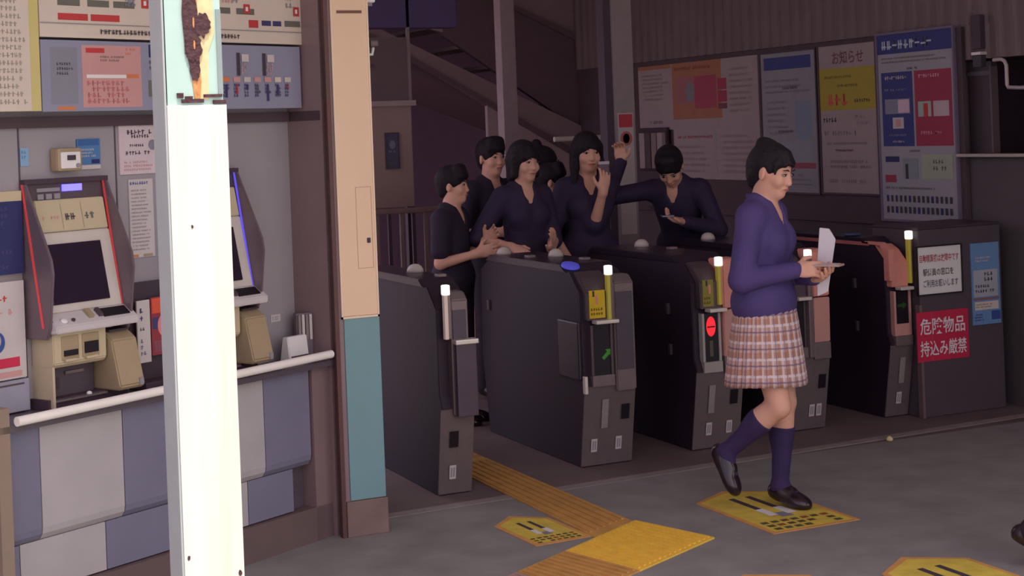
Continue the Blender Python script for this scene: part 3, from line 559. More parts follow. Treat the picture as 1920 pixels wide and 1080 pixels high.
mk = [(.0, 0, 1, .105, M_bl2), (.06, .03, .93, .085, mat((196, 206, 214), .6, var=0), 'rows', 1, .85), (.05, .12, .95, .16, M_olive, 'rows', 2, .5), (.4, .18, .6, .20, M_ink, 'rows', 1), (.04, .205, .465, .605, M_bl2), (.49, .205, .97, .605, M_pr), (.09, .22, .42, .25, M_paper, 'rows', 1), (.08, .29, .42, .31, M_pgrey, 'rows', 1), (.08, .35, .42, .43, M_pgrey), (.26, .355, .41, .425, mat((220, 190, 200), .6)), (.18, .45, .33, .51, M_paper), (.22, .46, .29, .50, M_sal), (.12, .535, .40, .555, M_pgrey, 'rows', 1), (.15, .57, .36, .59, M_paper, 'rows', 1),
      (.55, .22, .92, .25, mat((230, 170, 180), .6, var=0), 'rows', 1), (.53, .37, .70, .45, mat((170, 190, 170), .6)), (.73, .37, .93, .45, mat((200, 180, 180), .6)), (.6, .38, .66, .45, M_rd), (.53, .52, .92, .55, mat((220, 150, 160), .6, var=0), 'rows', 1), (.4, .62, .6, .64, M_olive, 'rows', 1), (.06, .66, .25, .69, M_navy), (.05, .76, .2, .80, M_pr), (.3, .67, .5, .78, mat((140, 150, 150), .6)), (.33, .7, .37, .78, M_ink), (.55, .65, .95, .78, mat((170, 176, 150), .6)), (.7, .67, .9, .74, M_olive, 'rows', 2), (.05, .82, .95, .84, M_olive, 'rows', 1)]
for r_ in range(2):
    for q in range(15): mk.append((.06 + q * .06, .87 + r_ * .06, .09 + q * .06, .905 + r_ * .06, M_ink if (q * 7 + r_) % 5 else M_navy))
rsheet('multilingual_poster', 7.965, 7.262, 1.02, 2.165, mat((166, 162, 166), .7, var=.03), mk, 'tall poster with blue and red blocks at the near end of the notice board', 24, frame=(mat((120, 108, 128), .5), .014))
# brochure rack on the far wall and a pale board by it
br = thing('brochure_rack', 'dark rack holding thin brochures below the wide pale poster', 'rack', (WR - .05, 11.0, 1.02), RW)
bx((0, -.02, 0), (.42, 0, .62), mat((66, 50, 58), .5)).build('back', br)
for i in range(4): bx((.03 + i * .095, -.05, .30), (.11 + i * .095, -.02, .58), [M_pw, M_steel_d, mat((140, 120, 116), .6), M_pw][i]).build('brochure', br)
bx((0, -.07, 0), (.42, -.02, .28), mat((72, 58, 64), .5)).build('bin', br)
# hatch fittings near the right edge
sill = bx((WR - .07, 6.25, 1.405), (WR + .02, 7.24, 1.425), mat((190, 178, 162), .4, .2), .006).build('hatch_sill'); struct(sill); sill.name = 'trim_5'
sl = thing('sliding_hatch', 'dark sliding panel with a pale edge in the hatch at the right', 'hatch panel', (WR + .06, 7.235, 1.425), RW); bx((0, -.02, 0), (.20, .02, .53), mat((72, 60, 64), .5)).build('panel', sl); bx((.0, -.03, .45), (.2, .02, .475), mat((96, 88, 94), .5)).build('top_bar', sl); bx((.19, -.028, 0), (.203, .022, .5), mat((104, 90, 92), .5)).build('stile', sl)
rl = thing('hatch_shutter_rail', 'dark hanging rail with a pale clip beside the hatch', 'rail', (WR - .05, 7.03, 1.94)); bx((-.02, -.035, .085), (.02, .035, .28), M_dark, .004).build('bar', rl); bx((-.026, -.038, .05), (.026, .038, .068), M_silver, .003).build('clip', rl); bx((-.02, -.035, -.02), (.02, .035, .05), mat((66, 60, 66), .5), .004).build('foot', rl)
pipe = MB().tube([(WR - .06, 6.90, 1.955), (WR - .06, 6.84, 1.955), (WR - .06, 6.815, 1.945), (WR - .06, 6.80, 1.92), (WR - .06, 6.80, 1.81), (WR - .06, 6.79, 1.795), (WR - .06, 6.70, 1.79), (WR - .06, 6.3, 1.79)], .011, mat((196, 182, 176), .4, .2)).build('wall_pipe'); tag(pipe, 'thin pale bent pipe on the wall at the right edge', 'pipe')

# ------------------------------------------------------------------ back of the hall: stairs, columns, board, railing, hanging sign
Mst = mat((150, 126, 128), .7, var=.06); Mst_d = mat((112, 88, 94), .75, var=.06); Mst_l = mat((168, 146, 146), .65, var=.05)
stt = thing('overhead_staircase', 'enclosed staircase descending to the right behind the waiting girls', 'staircase', (3.2, 12.2, 0))
sl_ = -.665
def zline(x, z57): return z57 + sl_ * (x - 2.52)     # local x; z at world x=5.72
def band(nm, za, zb, y0, y1, m, x0=-.6, x1=3.0):
    MB().prism([(x0, min(zline(x0, za), 3.0)), (x1, zline(x1, za)), (x1, zline(x1, zb)), (x0, min(zline(x0, zb), 2.99))], 'y', y0, y1, m).build(nm, stt)
def band2(nm, za, zb, y0, y1, m, x0=1.2, x1=3.0): band(nm, za, zb, y0, y1, m, x0, x1)
band('upper_parapet', 3.6, 2.78, .0, .06, Mst, 1.75, 3.0)
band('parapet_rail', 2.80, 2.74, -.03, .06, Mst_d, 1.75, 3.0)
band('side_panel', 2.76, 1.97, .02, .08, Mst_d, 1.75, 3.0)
band('stringer', 2.0, 1.73, -.02, .06, Mst, .2, 3.0)
band('stringer_edge', 1.75, 1.69, -.04, .06, Mst_d, .2, 3.0)
band('soffit_panel', 2.55, 2.00, .03, .09, Mst_l, 0.0, 1.75)
MB().prism([(2.12, 0), (3.0, 0), (3.0, zline(3.0, 1.72)), (2.12, zline(2.12, 1.72))], 'y', .0, .05, mat((176, 152, 150), .7, var=.05)).build('under_stair_wall', stt)
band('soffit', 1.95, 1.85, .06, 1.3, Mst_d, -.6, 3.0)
for i in range(9):
    x0 = .6 + i * .26; z = zline(x0, 1.98); bx((x0, .09, z - .02), (x0 + .28, 1.25, z + .01), Mst_l).build('step', stt)
col = thing('steel_column', 'slim grey steel column behind the girl with bobbed hair', 'column', (4.81, 10.72, 0)); bx((0, 0, 0), (.115, .115, cz), mat((172, 152, 154), .6)).build('shaft', col); bx((-.03, -.03, 0), (.145, .145, .03), M_steel_d).build('base_plate', col)
col = thing('steel_column', 'thick grey steel column bearing a red and white notice', 'column', (4.985, 9.28, 0)); bx((0, 0, 0), (.15, .15, cz), mat((164, 150, 148), .6)).build('shaft', col); bx((-.03, -.03, 0), (.18, .18, .03), M_steel_d).build('base_plate', col)
bx((-.055, .02, 0), (.0, .12, cz), mat((84, 70, 82), .6)).build('side_channel', col)
sheet('column_notice', .115, .82, mat((206, 192, 188), .6, var=.04), [(.05, .01, .95, .118, mat((206, 70, 84), .6)), (.1, .15, .9, .27, mat((196, 110, 100), .6, var=0), 'disc'), (.28, .17, .72, .25, mat((206, 192, 188), .6, var=0), 'disc'), (.2, .80, .24, .82, M_white, 'disc')], (5.0, 9.278, .93), 0, 'narrow white and red notice strapped to the thick grey column', 'notice')
bd = thing('partition_board', 'beige partition board with a small framed sign behind the pillar', 'partition', (2.95, 9.6, 0))
bx((0, 0, 1.19), (.69, .05, 1.85), mat((150, 124, 116), .65, var=.04)).build('panel', bd); bx((-.02, -.02, 1.85), (.72, .08, 1.885), mat((160, 140, 136), .6)).build('cap_rail', bd)
bx((.0, .01, 1.885), (.69, .04, 2.30), mat((104, 84, 88), .65)).build('upper_panel', bd); bx((.0, -.002, 2.11), (.45, .012, 2.125), M_dark).build('upper_joint', bd); bx((.68, .0, 1.885), (.70, .02, 2.6), mat((130, 112, 112), .6)).build('post', bd)
bx((0, .0, 0), (.05, .05, 1.19), M_dark).build('leg', bd); bx((.64, .0, 0), (.69, .05, 1.19), M_dark).build('leg', bd)
sheet('framed_sign', .085, .225, mat((66, 62, 84), .5), [(.25, .2, .75, .45, mat((110, 110, 130), .6, var=0), 'disc'), (.2, .48, .8, .56, M_pgrey, 'rows', 1), (.2, .65, .8, .9, mat((90, 86, 104), .5, var=0), 'rows', 3)], (3.455, 9.598, 1.447), 0, 'small dark framed sign on the beige partition board', 'sign', frame=(M_dark, .006))
rg = thing('railing', 'wooden topped railing with upright bars behind the first ticket gate', 'railing', (3.05, 9.5, 0))
bx((0, 0, 1.15), (1.0, .05, 1.185), mat((128, 104, 98), .6), .008).build('handrail', rg); bx((0, .01, .12), (1.0, .04, .15), M_dark).build('bottom_rail', rg)
for x_ in (0., .97): bx((x_, .01, 0), (x_ + .03, .04, 1.15), M_dark).build('post', rg)
for i in range(12): bx((.04 + i * .083, .015, .14), (.062 + i * .083, .035, 1.155), mat((132, 112, 104), .6) if i % 2 else M_dark).build('bar', rg)
hs = thing('hanging_sign', 'dark hanging sign box up near the ceiling right of the pillar', 'sign', (2.9, 9.6, 2.36)); bx((0, 0, 0), (1.09, .12, .34), mat((78, 62, 104), .5), .006).build('box', hs)
MB().tube([(.4, .06, .34), (.4, .06, .64)], .012, M_dark).build('hanger', hs); MB().tube([(.9, .06, .34), (.9, .06, .64)], .012, M_dark).build('hanger', hs)
hb = thing('wall_handrail', 'short pale handrail on the far wall end behind the long haired girl', 'handrail', (5.66, 11.62, 1.575)); MB().tube([(0, 0, 0), (.47, .0, .0), (.54, 0, 0)], .022, mat((226, 214, 200), .4)).build('rail', hb); bx((.515, -.04, -.05), (.54, .04, .05), M_steel, .004).build('bracket', hb)

# ------------------------------------------------------------------ floor marks
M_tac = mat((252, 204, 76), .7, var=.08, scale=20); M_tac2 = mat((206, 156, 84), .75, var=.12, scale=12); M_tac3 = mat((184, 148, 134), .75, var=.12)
def tactile(label, q, m, ribs, group):
    """q: four floor corners (near-left, near-right, far-right, far-left) ; ribs run from the first edge to the opposite one"""
    mb = MB(); P = [Vector((a, b, 0)) for a, b in q]
    base = [(p.x, p.y, .0) for p in P] + [(p.x, p.y, .006) for p in P]
    mb.raw(base, [(4, 5, 6, 7), (0, 1, 5, 4), (1, 2, 6, 5), (2, 3, 7, 6), (3, 0, 4, 7)], m)
    for i in range(ribs):
        t0 = (i + .3) / ribs; t1 = (i + .7) / ribs
        a0 = P[0].lerp(P[1], t0); a1 = P[0].lerp(P[1], t1); b0 = P[3].lerp(P[2], t0); b1 = P[3].lerp(P[2], t1)
        c = [a0.lerp(b0, .04), a1.lerp(b1, .04), b1.lerp(a1, .04), b0.lerp(a0, .04)]
        mb.raw([(p.x, p.y, .006) for p in c] + [(p.x, p.y, .011) for p in c], [(4, 5, 6, 7), (0, 1, 5, 4), (1, 2, 6, 5), (2, 3, 7, 6), (3, 0, 4, 7)], m)
    o = mb.build('tactile_paving'); return tag(o, label, 'tactile paving', group)
tactile('bright yellow ribbed tactile block at the corner of the strips', [(2.782, 5.123), (3.26, 5.37), (3.123, 5.781), (2.666, 5.516)], M_tac, 15, 'tactile blocks towards the ticket machines')
def shift(k0, k1):
    a = Vector((2.782, 5.123)); b = Vector((2.666, 5.516)); return [tuple(a - Vector((.478, .247)) * k1), tuple(a - Vector((.478, .247)) * k0), tuple(b - Vector((.457, .265)) * k0), tuple(b - Vector((.457, .265)) * k1)]
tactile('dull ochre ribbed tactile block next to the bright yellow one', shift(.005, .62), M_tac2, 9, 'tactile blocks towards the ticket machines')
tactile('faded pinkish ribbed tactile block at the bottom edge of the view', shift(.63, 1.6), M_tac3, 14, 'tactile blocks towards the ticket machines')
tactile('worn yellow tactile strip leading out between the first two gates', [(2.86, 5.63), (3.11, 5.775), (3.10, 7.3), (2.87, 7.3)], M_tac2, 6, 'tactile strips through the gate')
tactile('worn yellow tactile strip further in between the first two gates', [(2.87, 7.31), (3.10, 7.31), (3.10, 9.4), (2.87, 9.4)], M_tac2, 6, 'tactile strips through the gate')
M_mat = mat((220, 194, 78), .75, var=.14, scale=14); M_mat_o = mat((214, 156, 86), .75, var=.12, scale=14); M_mk = mat((92, 82, 44), .8, var=0)
def floor_mat(label, x, y, w=.42, l=.60, pk=.13, rz=0, seed=1):
    mb = MB(); mb.prism([(0, 0), (w, 0), (w, l), (w / 2, l + pk), (0, l)], 'z', 0, .003, M_mat_o)
    b = .022; mb.prism([(b, b), (w - b, b), (w - b, l - b * .4), (w / 2, l + pk - b * 1.6), (b, l - b * .4)], 'z', .0031, .0036, M_mat)
    def fq(x0, y0, x1, y1, m, z=.0042): mb.raw([(x0 * w, y0 * l, z), (x1 * w, y0 * l, z), (x1 * w, y1 * l, z), (x0 * w, y1 * l, z)], [(0, 1, 2, 3)], m)
    fq(.36, .55, .43, .97, M_ink); fq(.56, .55, .63, .97, M_ink); fq(.34, .40, .44, .60, M_white, .0046); fq(.55, .40, .66, .60, M_white, .0046); fq(.43, .34, .57, .46, M_pgrey, .0044)
    Rr = random.Random(seed)
    for r_ in range(3):
        for c_ in range(7):
            if Rr.random() > .12: fq(.1 + c_ * .115, .06 + r_ * .085, .1 + c_ * .115 + .08, .06 + r_ * .085 + .05, Rr.choice([M_mk, M_mk, mat((150, 84, 44), .8, var=0), mat((84, 90, 70), .8, var=0)]))
    o = mb.build('floor_sticker', None, (x, y, .0005), rz); return tag(o, label, 'floor sticker', 'yellow floor stickers')
floor_mat('yellow floor sticker under the walking girl', 3.49, 5.295, .425, .60, .13, seed=1)
floor_mat('smaller yellow floor sticker left of the tactile strip', 2.602, 5.65, .26, .37, .12, .05, 2)
floor_mat('yellow floor sticker cut off by the bottom edge at the right', 3.50, 4.02, .40, .60, .14, 0, 3)
floor_mat('yellow floor sticker barely showing at the bottom edge below the girl', 2.88, 4.15, .40, .60, .13, 0, 4)
lt = MB().lathe((0, 0, 0), [(.016, 0), (.018, .01), (.008, .022), (0, .024)], mat((226, 210, 150), .6), 10).build('paper_scrap', None, (5.0, 6.49, .003)); tag(lt, 'tiny pale scrap of litter on the kerb line', 'litter')
# ------------------------------------------------------------------ people: implicit bodies meshed with surface nets
def nrm(v): v = np.asarray(v, float); return v / max(np.linalg.norm(v), 1e-9)
def rotm(yaw=0., pitch=0., roll=0.):
    """yaw: turn to own left (+), pitch: look down (+), roll: tilt head to own right (+)"""
    cy, sy = math.cos(yaw), math.sin(yaw); cp, sp = math.cos(-pitch), math.sin(-pitch); cr, sr = math.cos(roll), math.sin(roll)
    return np.array([[cy, -sy, 0], [sy, cy, 0], [0, 0, 1]]) @ np.array([[1, 0, 0], [0, cp, -sp], [0, sp, cp]]) @ np.array([[cr, 0, sr], [0, 1, 0], [-sr, 0, cr]])
class Field:
    def __init__(s, res): s.res = res; s.ops = []; s.lo = np.full(3, 1e9); s.hi = np.full(3, -1e9)
    def _b(s, lo, hi): s.lo = np.minimum(s.lo, lo); s.hi = np.maximum(s.hi, hi)
    def cone(s, a, b, ra, rb=None, k=.02):
        rb = ra if rb is None else rb; a = np.asarray(a, float); b = np.asarray(b, float); m = max(ra, rb)
        lo = np.minimum(a, b) - m; hi = np.maximum(a, b) + m; s._b(lo, hi); ab = b - a; L2 = max(ab @ ab, 1e-9)
        def f(X, Y, Z):
            px, py, pz = X - a[0], Y - a[1], Z - a[2]; h = np.clip((px * ab[0] + py * ab[1] + pz * ab[2]) / L2, 0, 1)
            return np.sqrt((px - ab[0] * h) ** 2 + (py - ab[1] * h) ** 2 + (pz - ab[2] * h) ** 2) - (ra + (rb - ra) * h)
        s.ops.append(('u', f, lo, hi, k)); return s
    def ell(s, c, r, R=None, k=.02, op='u'):
        c = np.asarray(c, float); r = np.asarray(r, float); R = np.eye(3) if R is None else R; m = r.max(); lo = c - m; hi = c + m
        if op == 'u': s._b(lo, hi)
        def f(X, Y, Z):
            px, py, pz = X - c[0], Y - c[1], Z - c[2]
            q = [(R[0, i] * px + R[1, i] * py + R[2, i] * pz) for i in range(3)]
            k0 = np.sqrt(sum((q[i] / r[i]) ** 2 for i in range(3))); k1 = np.sqrt(sum((q[i] / r[i] ** 2) ** 2 for i in range(3)))
            return k0 * (k0 - 1) / np.maximum(k1, 1e-6)
        s.ops.append((op, f, lo, hi, k)); return s
    def cut(s, p, n, k=.006):
        """remove everything on the side n points to"""
        p = np.asarray(p, float); n = nrm(n)
        s.ops.append(('p', lambda X, Y, Z: (X - p[0]) * n[0] + (Y - p[1]) * n[1] + (Z - p[2]) * n[2], None, None, k)); return s
    def mesh(s, name, m, parent):
        res = s.res; lo = s.lo - 3 * res; dims = np.ceil((s.hi - s.lo) / res).astype(int) + 7
        D = np.full(dims, .5, np.float32); ax = [lo[i] + np.arange(dims[i]) * res for i in range(3)]
        for op, f, l, h, k in s.ops:
            if op == 'p': sl = (slice(None),) * 3
            else:
                e = k + 3 * res; i0 = np.clip(np.floor((l - e - lo) / res).astype(int), 0, dims); i1 = np.clip(np.ceil((h + e - lo) / res).astype(int) + 1, 0, dims)
                if (i1 <= i0).any(): continue
                sl = tuple(slice(a, b) for a, b in zip(i0, i1))
            X, Y, Z = np.meshgrid(ax[0][sl[0]], ax[1][sl[1]], ax[2][sl[2]], indexing='ij', sparse=True)
            d = f(X, Y, Z).astype(np.float32); o = D[sl]
            if op == 'u': hh = np.maximum(k - np.abs(o - d), 0) / k; D[sl] = np.minimum(o, d) - hh * hh * k * .25
            elif op == 's': d = -d; hh = np.maximum(k - np.abs(o - d), 0) / k; D[sl] = np.maximum(o, d) + hh * hh * k * .25
            else: hh = np.maximum(k - np.abs(o - d), 0) / k; D[sl] = np.maximum(o, d) + hh * hh * k * .25
        D[0], D[-1] = .5, .5; D[:, 0], D[:, -1] = .5, .5; D[:, :, 0], D[:, :, -1] = .5, .5
        ins = D < 0; n = np.array(D.shape) - 1
        def cor(A, d): return A[d[0]:d[0] + n[0], d[1]:d[1] + n[1], d[2]:d[2] + n[2]]
        cs = [(i, j, k) for i in (0, 1) for j in (0, 1) for k in (0, 1)]
        cnt = sum(cor(ins, c).astype(np.int8) for c in cs); act = (cnt > 0) & (cnt < 8); idx = np.argwhere(act)
        acc = np.zeros((len(idx), 3)); num = np.zeros(len(idx))
        for a in cs:
            for axis in range(3):
                if a[axis]: continue
                b = list(a); b[axis] = 1
                da = D[idx[:, 0] + a[0], idx[:, 1] + a[1], idx[:, 2] + a[2]]; db = D[idx[:, 0] + b[0], idx[:, 1] + b[1], idx[:, 2] + b[2]]
                cr = (da < 0) != (db < 0); t = np.where(cr, da / np.where(cr, da - db, 1), 0); p = np.tile(np.array(a, float), (len(idx), 1)); p[:, axis] += t
                acc += p * cr[:, None]; num += cr
        V = lo + (idx + acc / num[:, None]) * res
        vid = np.full(n, -1, np.int64); vid[act] = np.arange(len(idx)); F = []
        for axis in range(3):
            u, v = (axis + 1) % 3, (axis + 2) % 3
            sa = [slice(0, -1)] * 3; sb = [slice(0, -1)] * 3
            sa[axis] = slice(0, D.shape[axis] - 1); sb[axis] = slice(1, D.shape[axis])
            for q in (u, v): sa[q] = sb[q] = slice(1, D.shape[q] - 1)
            A = ins[tuple(sa)]; B = ins[tuple(sb)]; e = np.argwhere(A != B)
            if not len(e): continue
            c = e.copy(); c[:, u] += 1; c[:, v] += 1
            def g(du, dv): w = c.copy(); w[:, u] -= du; w[:, v] -= dv; return vid[w[:, 0], w[:, 1], w[:, 2]]
            quad = np.stack([g(1, 1), g(0, 1), g(0, 0), g(1, 0)], 1); fl = ~A[e[:, 0], e[:, 1], e[:, 2]]
            quad[fl] = quad[fl][:, ::-1]; F.append(quad)
        F = np.concatenate(F); F = F[(F >= 0).all(1)]
        me = bpy.data.meshes.new(name); me.vertices.add(len(V)); me.vertices.foreach_set('co', V.astype(np.float32).ravel())
        me.loops.add(F.size); me.loops.foreach_set('vertex_index', F.astype(np.int32).ravel()); me.polygons.add(len(F)); me.polygons.foreach_set('loop_start', np.arange(0, F.size, 4, dtype=np.int32))
        me.polygons.foreach_set('use_smooth', np.ones(len(F), bool)); me.update(calc_edges=True); me.validate()
        me.materials.append(m); o = bpy.data.objects.new(name, me); C.objects.link(o); o.parent = parent; return o

def ik(S, Wt, l1, l2, pole):
    S = np.array(S, float); Wt = np.array(Wt, float); d = Wt - S; L = np.linalg.norm(d)
    if L > .995 * (l1 + l2): d = d / L * .995 * (l1 + l2); L = np.linalg.norm(d); Wt = S + d
    u = d / L; a = (l1 * l1 - l2 * l2 + L * L) / (2 * L); h = math.sqrt(max(l1 * l1 - a * a, 0)); p = np.array(pole, float); p = nrm(p - u * (p @ u))
    return S + u * a + p * h, Wt
def phi_of(alpha):
    """rotation so that local +Y (forward) points alpha degrees from image-right towards the camera"""
    a = math.radians(alpha); f = RT * math.cos(a) - FW * math.sin(a); return math.atan2(-f.x, f.y)

M_eye = mat((30, 22, 26), .25, var=0); M_lip = mat((186, 104, 98), .5, var=0); M_brow = mat((48, 34, 36), .7, var=0); M_eyew = mat((180, 166, 162), .35, var=0)
def hand(f, wr, d, pn, side, curl=.5, spread=.10, scale=1., thumb=.6):
    """palm and five fingers; d = pointing direction, pn = palm normal (fingers curl towards it), side = direction of the thumb side"""
    d = nrm(d); pn = nrm(np.asarray(pn) - d * (np.asarray(pn) @ d)); sd = nrm(np.asarray(side, float) - d * (np.asarray(side) @ d)); sd = nrm(sd - pn * (sd @ pn)); wr = np.asarray(wr, float); k = scale
    pc_ = wr + d * .045 * k; R = np.stack([sd, d, pn], 1)
    f.cone(wr - d * .01, wr + d * .015 * k, .024 * k, .023 * k, .02); f.ell(pc_, (.037 * k, .047 * k, .0165 * k), R, .015)
    for i, (off, ln) in enumerate([(.027, .068), (.009, .076), (-.009, .071), (-.026, .056)]):
        p = wr + d * .078 * k + sd * off * k; dr = nrm(d + sd * spread * (1.5 - i) * .6); c = curl * (1 + .12 * i); seg = [.44, .32, .24]; r = .0088 * k
        f.cone(wr + d * .05 * k + sd * off * .8 * k, p, .011 * k, r, .008)
        for j in range(3):
            a = c * [.55, .9, .7][j]; dr = nrm(dr * math.cos(a) + pn * math.sin(a)); pq = p + dr * ln * k * seg[j]
            f.cone(p, pq, r, r * .9, .004); p = pq; r *= .92
    p = wr + d * .022 * k + sd * .026 * k + pn * .006; dr = nrm(sd * .75 + d * .62 + pn * .25 * thumb)
    q = p + dr * .036 * k; f.cone(p, q, .0125 * k, .0105 * k, .012); dr = nrm(dr * .5 + d * .7 + pn * .5 * thumb); f.cone(q, q + dr * .032 * k, .0102 * k, .0082 * k, .005)

def person(label, loc, alpha, H=1.58, res=.0065, lean=0., head=(0, 0, 0), arms=None, legs=None, hair='bob', top=None, sleeve='short', bottom='trousers', bottom_m=None, vneck=True, male=False, hat=None, socks=None, skin=None, hide_legs=False, group='students at the ticket gates'):
    k = H / 1.58; t = thing('person', label, 'person', loc, phi_of(alpha), group)
    skin = skin or M_skin; top = top or M_top
    LR = rotm(0, lean, 0); pv = np.array([0, 0, .86]) * k
    def U(p): return pv + LR @ (np.array(p, float) * k - pv)              # upper-body points follow the lean
    sh = .156 if male else .136
    B = Field(res)
    # torso
    E_ = lambda f, c, r, g=0., kk=.05: f.ell(U(c), (np.array(r) + g) * k, LR, kk)
    def torso(f, g=0., kk=.05):
        E_(f, (0, .0, 1.17), (.120 if not male else .136, .088, .165), g, kk); E_(f, (0, .005, 1.02), (.112, .082, .14), g, kk); f.ell(np.array([0, -.005, .88]) * k, (np.array((.148, .104, .125)) + g) * k, None, kk)
        f.cone(U((-sh + .03, -.012, 1.262)), U((sh - .03, -.012, 1.262)), (.05 + g) * k, None, kk)
        if not male:
            for q in (-1, 1): E_(f, (q * .062, .065, 1.155), (.055, .04, .058), g, .035)
    torso(B); B.cone(U((0, -.015, 1.27)), U((0, .008, 1.385)), .05 * k, .045 * k, .035)
    # head
    HR = LR @ rotm(*head); hc = U((0, -.005, 1.365)) + HR @ (np.array([0, .022, .098]) * k)
    hp = lambda p: hc + HR @ (np.array(p, float) * k)
    B.ell(hp((0, -.014, .028)), np.array((.073, .09, .083)) * k, HR, .02); B.ell(hp((0, .022, -.032)), np.array((.056, .060, .076)) * k, HR, .03)
    B.ell(hp((0, .058, -.088)), np.array((.022, .02, .018)) * k, HR, .03); B.cone(hp((0, -.0, -.075)), U((0, .0, 1.33)), .048 * k, .048 * k, .03)
    for q in (-1, 1):
        B.ell(hp((q * .031, .098, .004)), np.array((.022, .018, .015)) * k, HR, .014, 's'); B.ell(hp((q * .036, .058, -.030)), np.array((.022, .022, .022)) * k, HR, .02)
        B.ell(hp((q * .074, -.004, -.01)), np.array((.009, .018, .031)) * k, HR @ rotm(q * -.35), .008)
    B.cone(hp((0, .077, .004)), hp((0, .092, -.028)), .0085 * k, .0105 * k, .014); B.ell(hp((0, .090, -.034)), np.array((.015, .010, .009)) * k, HR, .010)
    B.ell(hp((0, .078, -.060)), np.array((.022, .010, .011)) * k, HR, .010)
    # arms
    arms = arms or {}
    joints = {}
    for q, nm in ((-1, 'L'), (1, 'R')):
        a = dict(w=(q * .22, .03, .80), pole=(q * .3, -1, 0), d=None, pn=(-q, 0, 0), side=(0, 1, 0), curl=.45, thumb=.6); a.update(arms.get(nm, {}))
        S = U((q * sh, -.012, 1.262)); w = np.array(a['w'], float) * k
        e, w = ik(S, w, .268 * k, .232 * k, a['pole']); d = nrm(w - e) if a['d'] is None else nrm(a['d'])
        B.cone(S, e, .043 * k, .035 * k, .04); B.cone(e, w, .035 * k, .0235 * k, .015); hand(B, w, d, a['pn'], a['side'], a['curl'], a.get('spread', .1), k * (1.05 if male else .98), a['thumb']); joints[nm] = (S, e, w, d)
    # legs
    LG = {'L': dict(k=(-.082, .02, .455), a=(-.08, -.02, .08), t=(-.085, .15, .022)), 'R': dict(k=(.082, .02, .455), a=(.08, -.02, .08), t=(.085, .15, .022))}
    for nm in (legs or {}): LG[nm].update(legs[nm])
    lj = {}
    for q, nm in ((-1, 'L'), (1, 'R')):
        hpj = np.array((q * .08, 0, .86)) * k; kn = np.array(LG[nm]['k']) * k; an = np.array(LG[nm]['a']) * k; to = np.array(LG[nm]['t']) * k; lj[nm] = (hpj, kn, an, to)
        B.cone(hpj, kn, .083 * k, .049 * k, .04); B.cone(kn, an, .046 * k, .031 * k, .02); cd = nrm(an - kn); bk = nrm(np.cross(np.cross(cd, to - an), cd)) * -1
        B.ell(kn + (an - kn) * .30 + bk * .012 * k, np.array((.046, .048, .105)) * k, np.stack([nrm(np.cross(cd, bk)), nrm(bk), -cd], 1) if np.linalg.det(np.stack([nrm(np.cross(cd, bk)), nrm(bk), -cd], 1)) > 0 else np.stack([-nrm(np.cross(cd, bk)), nrm(bk), -cd], 1), .025)
        hl = an + nrm(an - to) * .012 * k + nrm(kn - an) * -.028 * k
        B.cone(an, hl, .029 * k, .023 * k, .02); B.cone(an, to, .03 * k, .02 * k, .02); B.cone(hl, to, .024 * k, .02 * k, .02)
    body = B.mesh('body', skin, t)
    # face details
    for q in (-1, 1):
        e_ = MB(); R4 = Matrix(HR.tolist()).to_4x4(); e_.T = Matrix.Translation(hp((q * .031, .0755, .003))) @ R4 @ Matrix.Diagonal((.0125 * k, .0105 * k, .0046 * k, 1))
        sp_ = [(math.sin(PI * i / 8), -math.cos(PI * i / 8)) for i in range(9)]; e_.lathe((0, 0, 0), [(max(r, .001), z) for r, z in sp_], M_eyew, 12); eo = e_.build('eye', t)
        i_ = MB(); i_.T = Matrix.Translation(hp((q * .031, .0795, .003))) @ R4 @ Matrix.Diagonal((.0072 * k, .008 * k, .0056 * k, 1)); i_.lathe((0, 0, 0), [(max(r, .001), z) for r, z in sp_], M_eye, 12); i_.build('iris', eo)
        MB().tube([hp((q * .016, .087, .022)), hp((q * .031, .087, .027)), hp((q * .047, .077, .023))], [.0028 * k, .0034 * k, .0018 * k], M_brow, 6).build('eyebrow', t)
        MB().tube([hp((q * .018, .084, .0065)), hp((q * .031, .0875, .0095)), hp((q * .045, .079, .006))], [.0012 * k, .0017 * k, .001 * k], M_eye, 6).build('eyelid', t)
    MB().tube([hp((-.021, .080, -.061)), hp((-.009, .089, -.059)), hp((0, .090, -.060)), hp((.009, .089, -.059)), hp((.021, .080, -.061))], [.0015 * k, .0042 * k, .0045 * k, .0042 * k, .0015 * k], M_lip, 8).build('lips', t)
    # hair
    Hh = Field(min(res, .006)); g = .008 if hair == 'tied' else .011
    Hh.ell(hp((0, -.018, .032)), (np.array((.073, .09, .083)) + g) * k, HR, .01)
    if hair in ('bob', 'long'):
        for q in (-1, 1):
            Hh.cone(hp((q * .070, .005, .03)), hp((q * .074, .008, -.075)), .022 * k, .022 * k, .03); Hh.cone(hp((q * .05, -.055, .0)), hp((q * .052, -.045, -.09)), .04 * k, .032 * k, .03)
            if hair == 'long': Hh.cone(hp((q * .074, .0, -.06)), U((q * .10, .055, 1.17)), .026 * k, .014 * k, .02); Hh.cone(hp((q * .04, -.06, -.06)), U((q * .06, -.09, 1.12)), .04 * k, .03 * k, .03)
        Hh.cone(hp((-.03, -.06, -.09)), hp((.03, -.06, -.09)), .035 * k, None, .03)
    Hh.ell(hp((0, -.055, -.03)), np.array((.06, .05, .055)) * k, HR, .02)
    Hh.ell(hp((0, .115, -.045)), np.array((.060, .075, .086 if hair in ('bob', 'long') else .096)) * k, HR, .012, 's')
    if hair == 'tied': Hh.ell(hp((0, .087, -.048)), np.array((.095, .080, .088)) * k, HR, .012, 's')
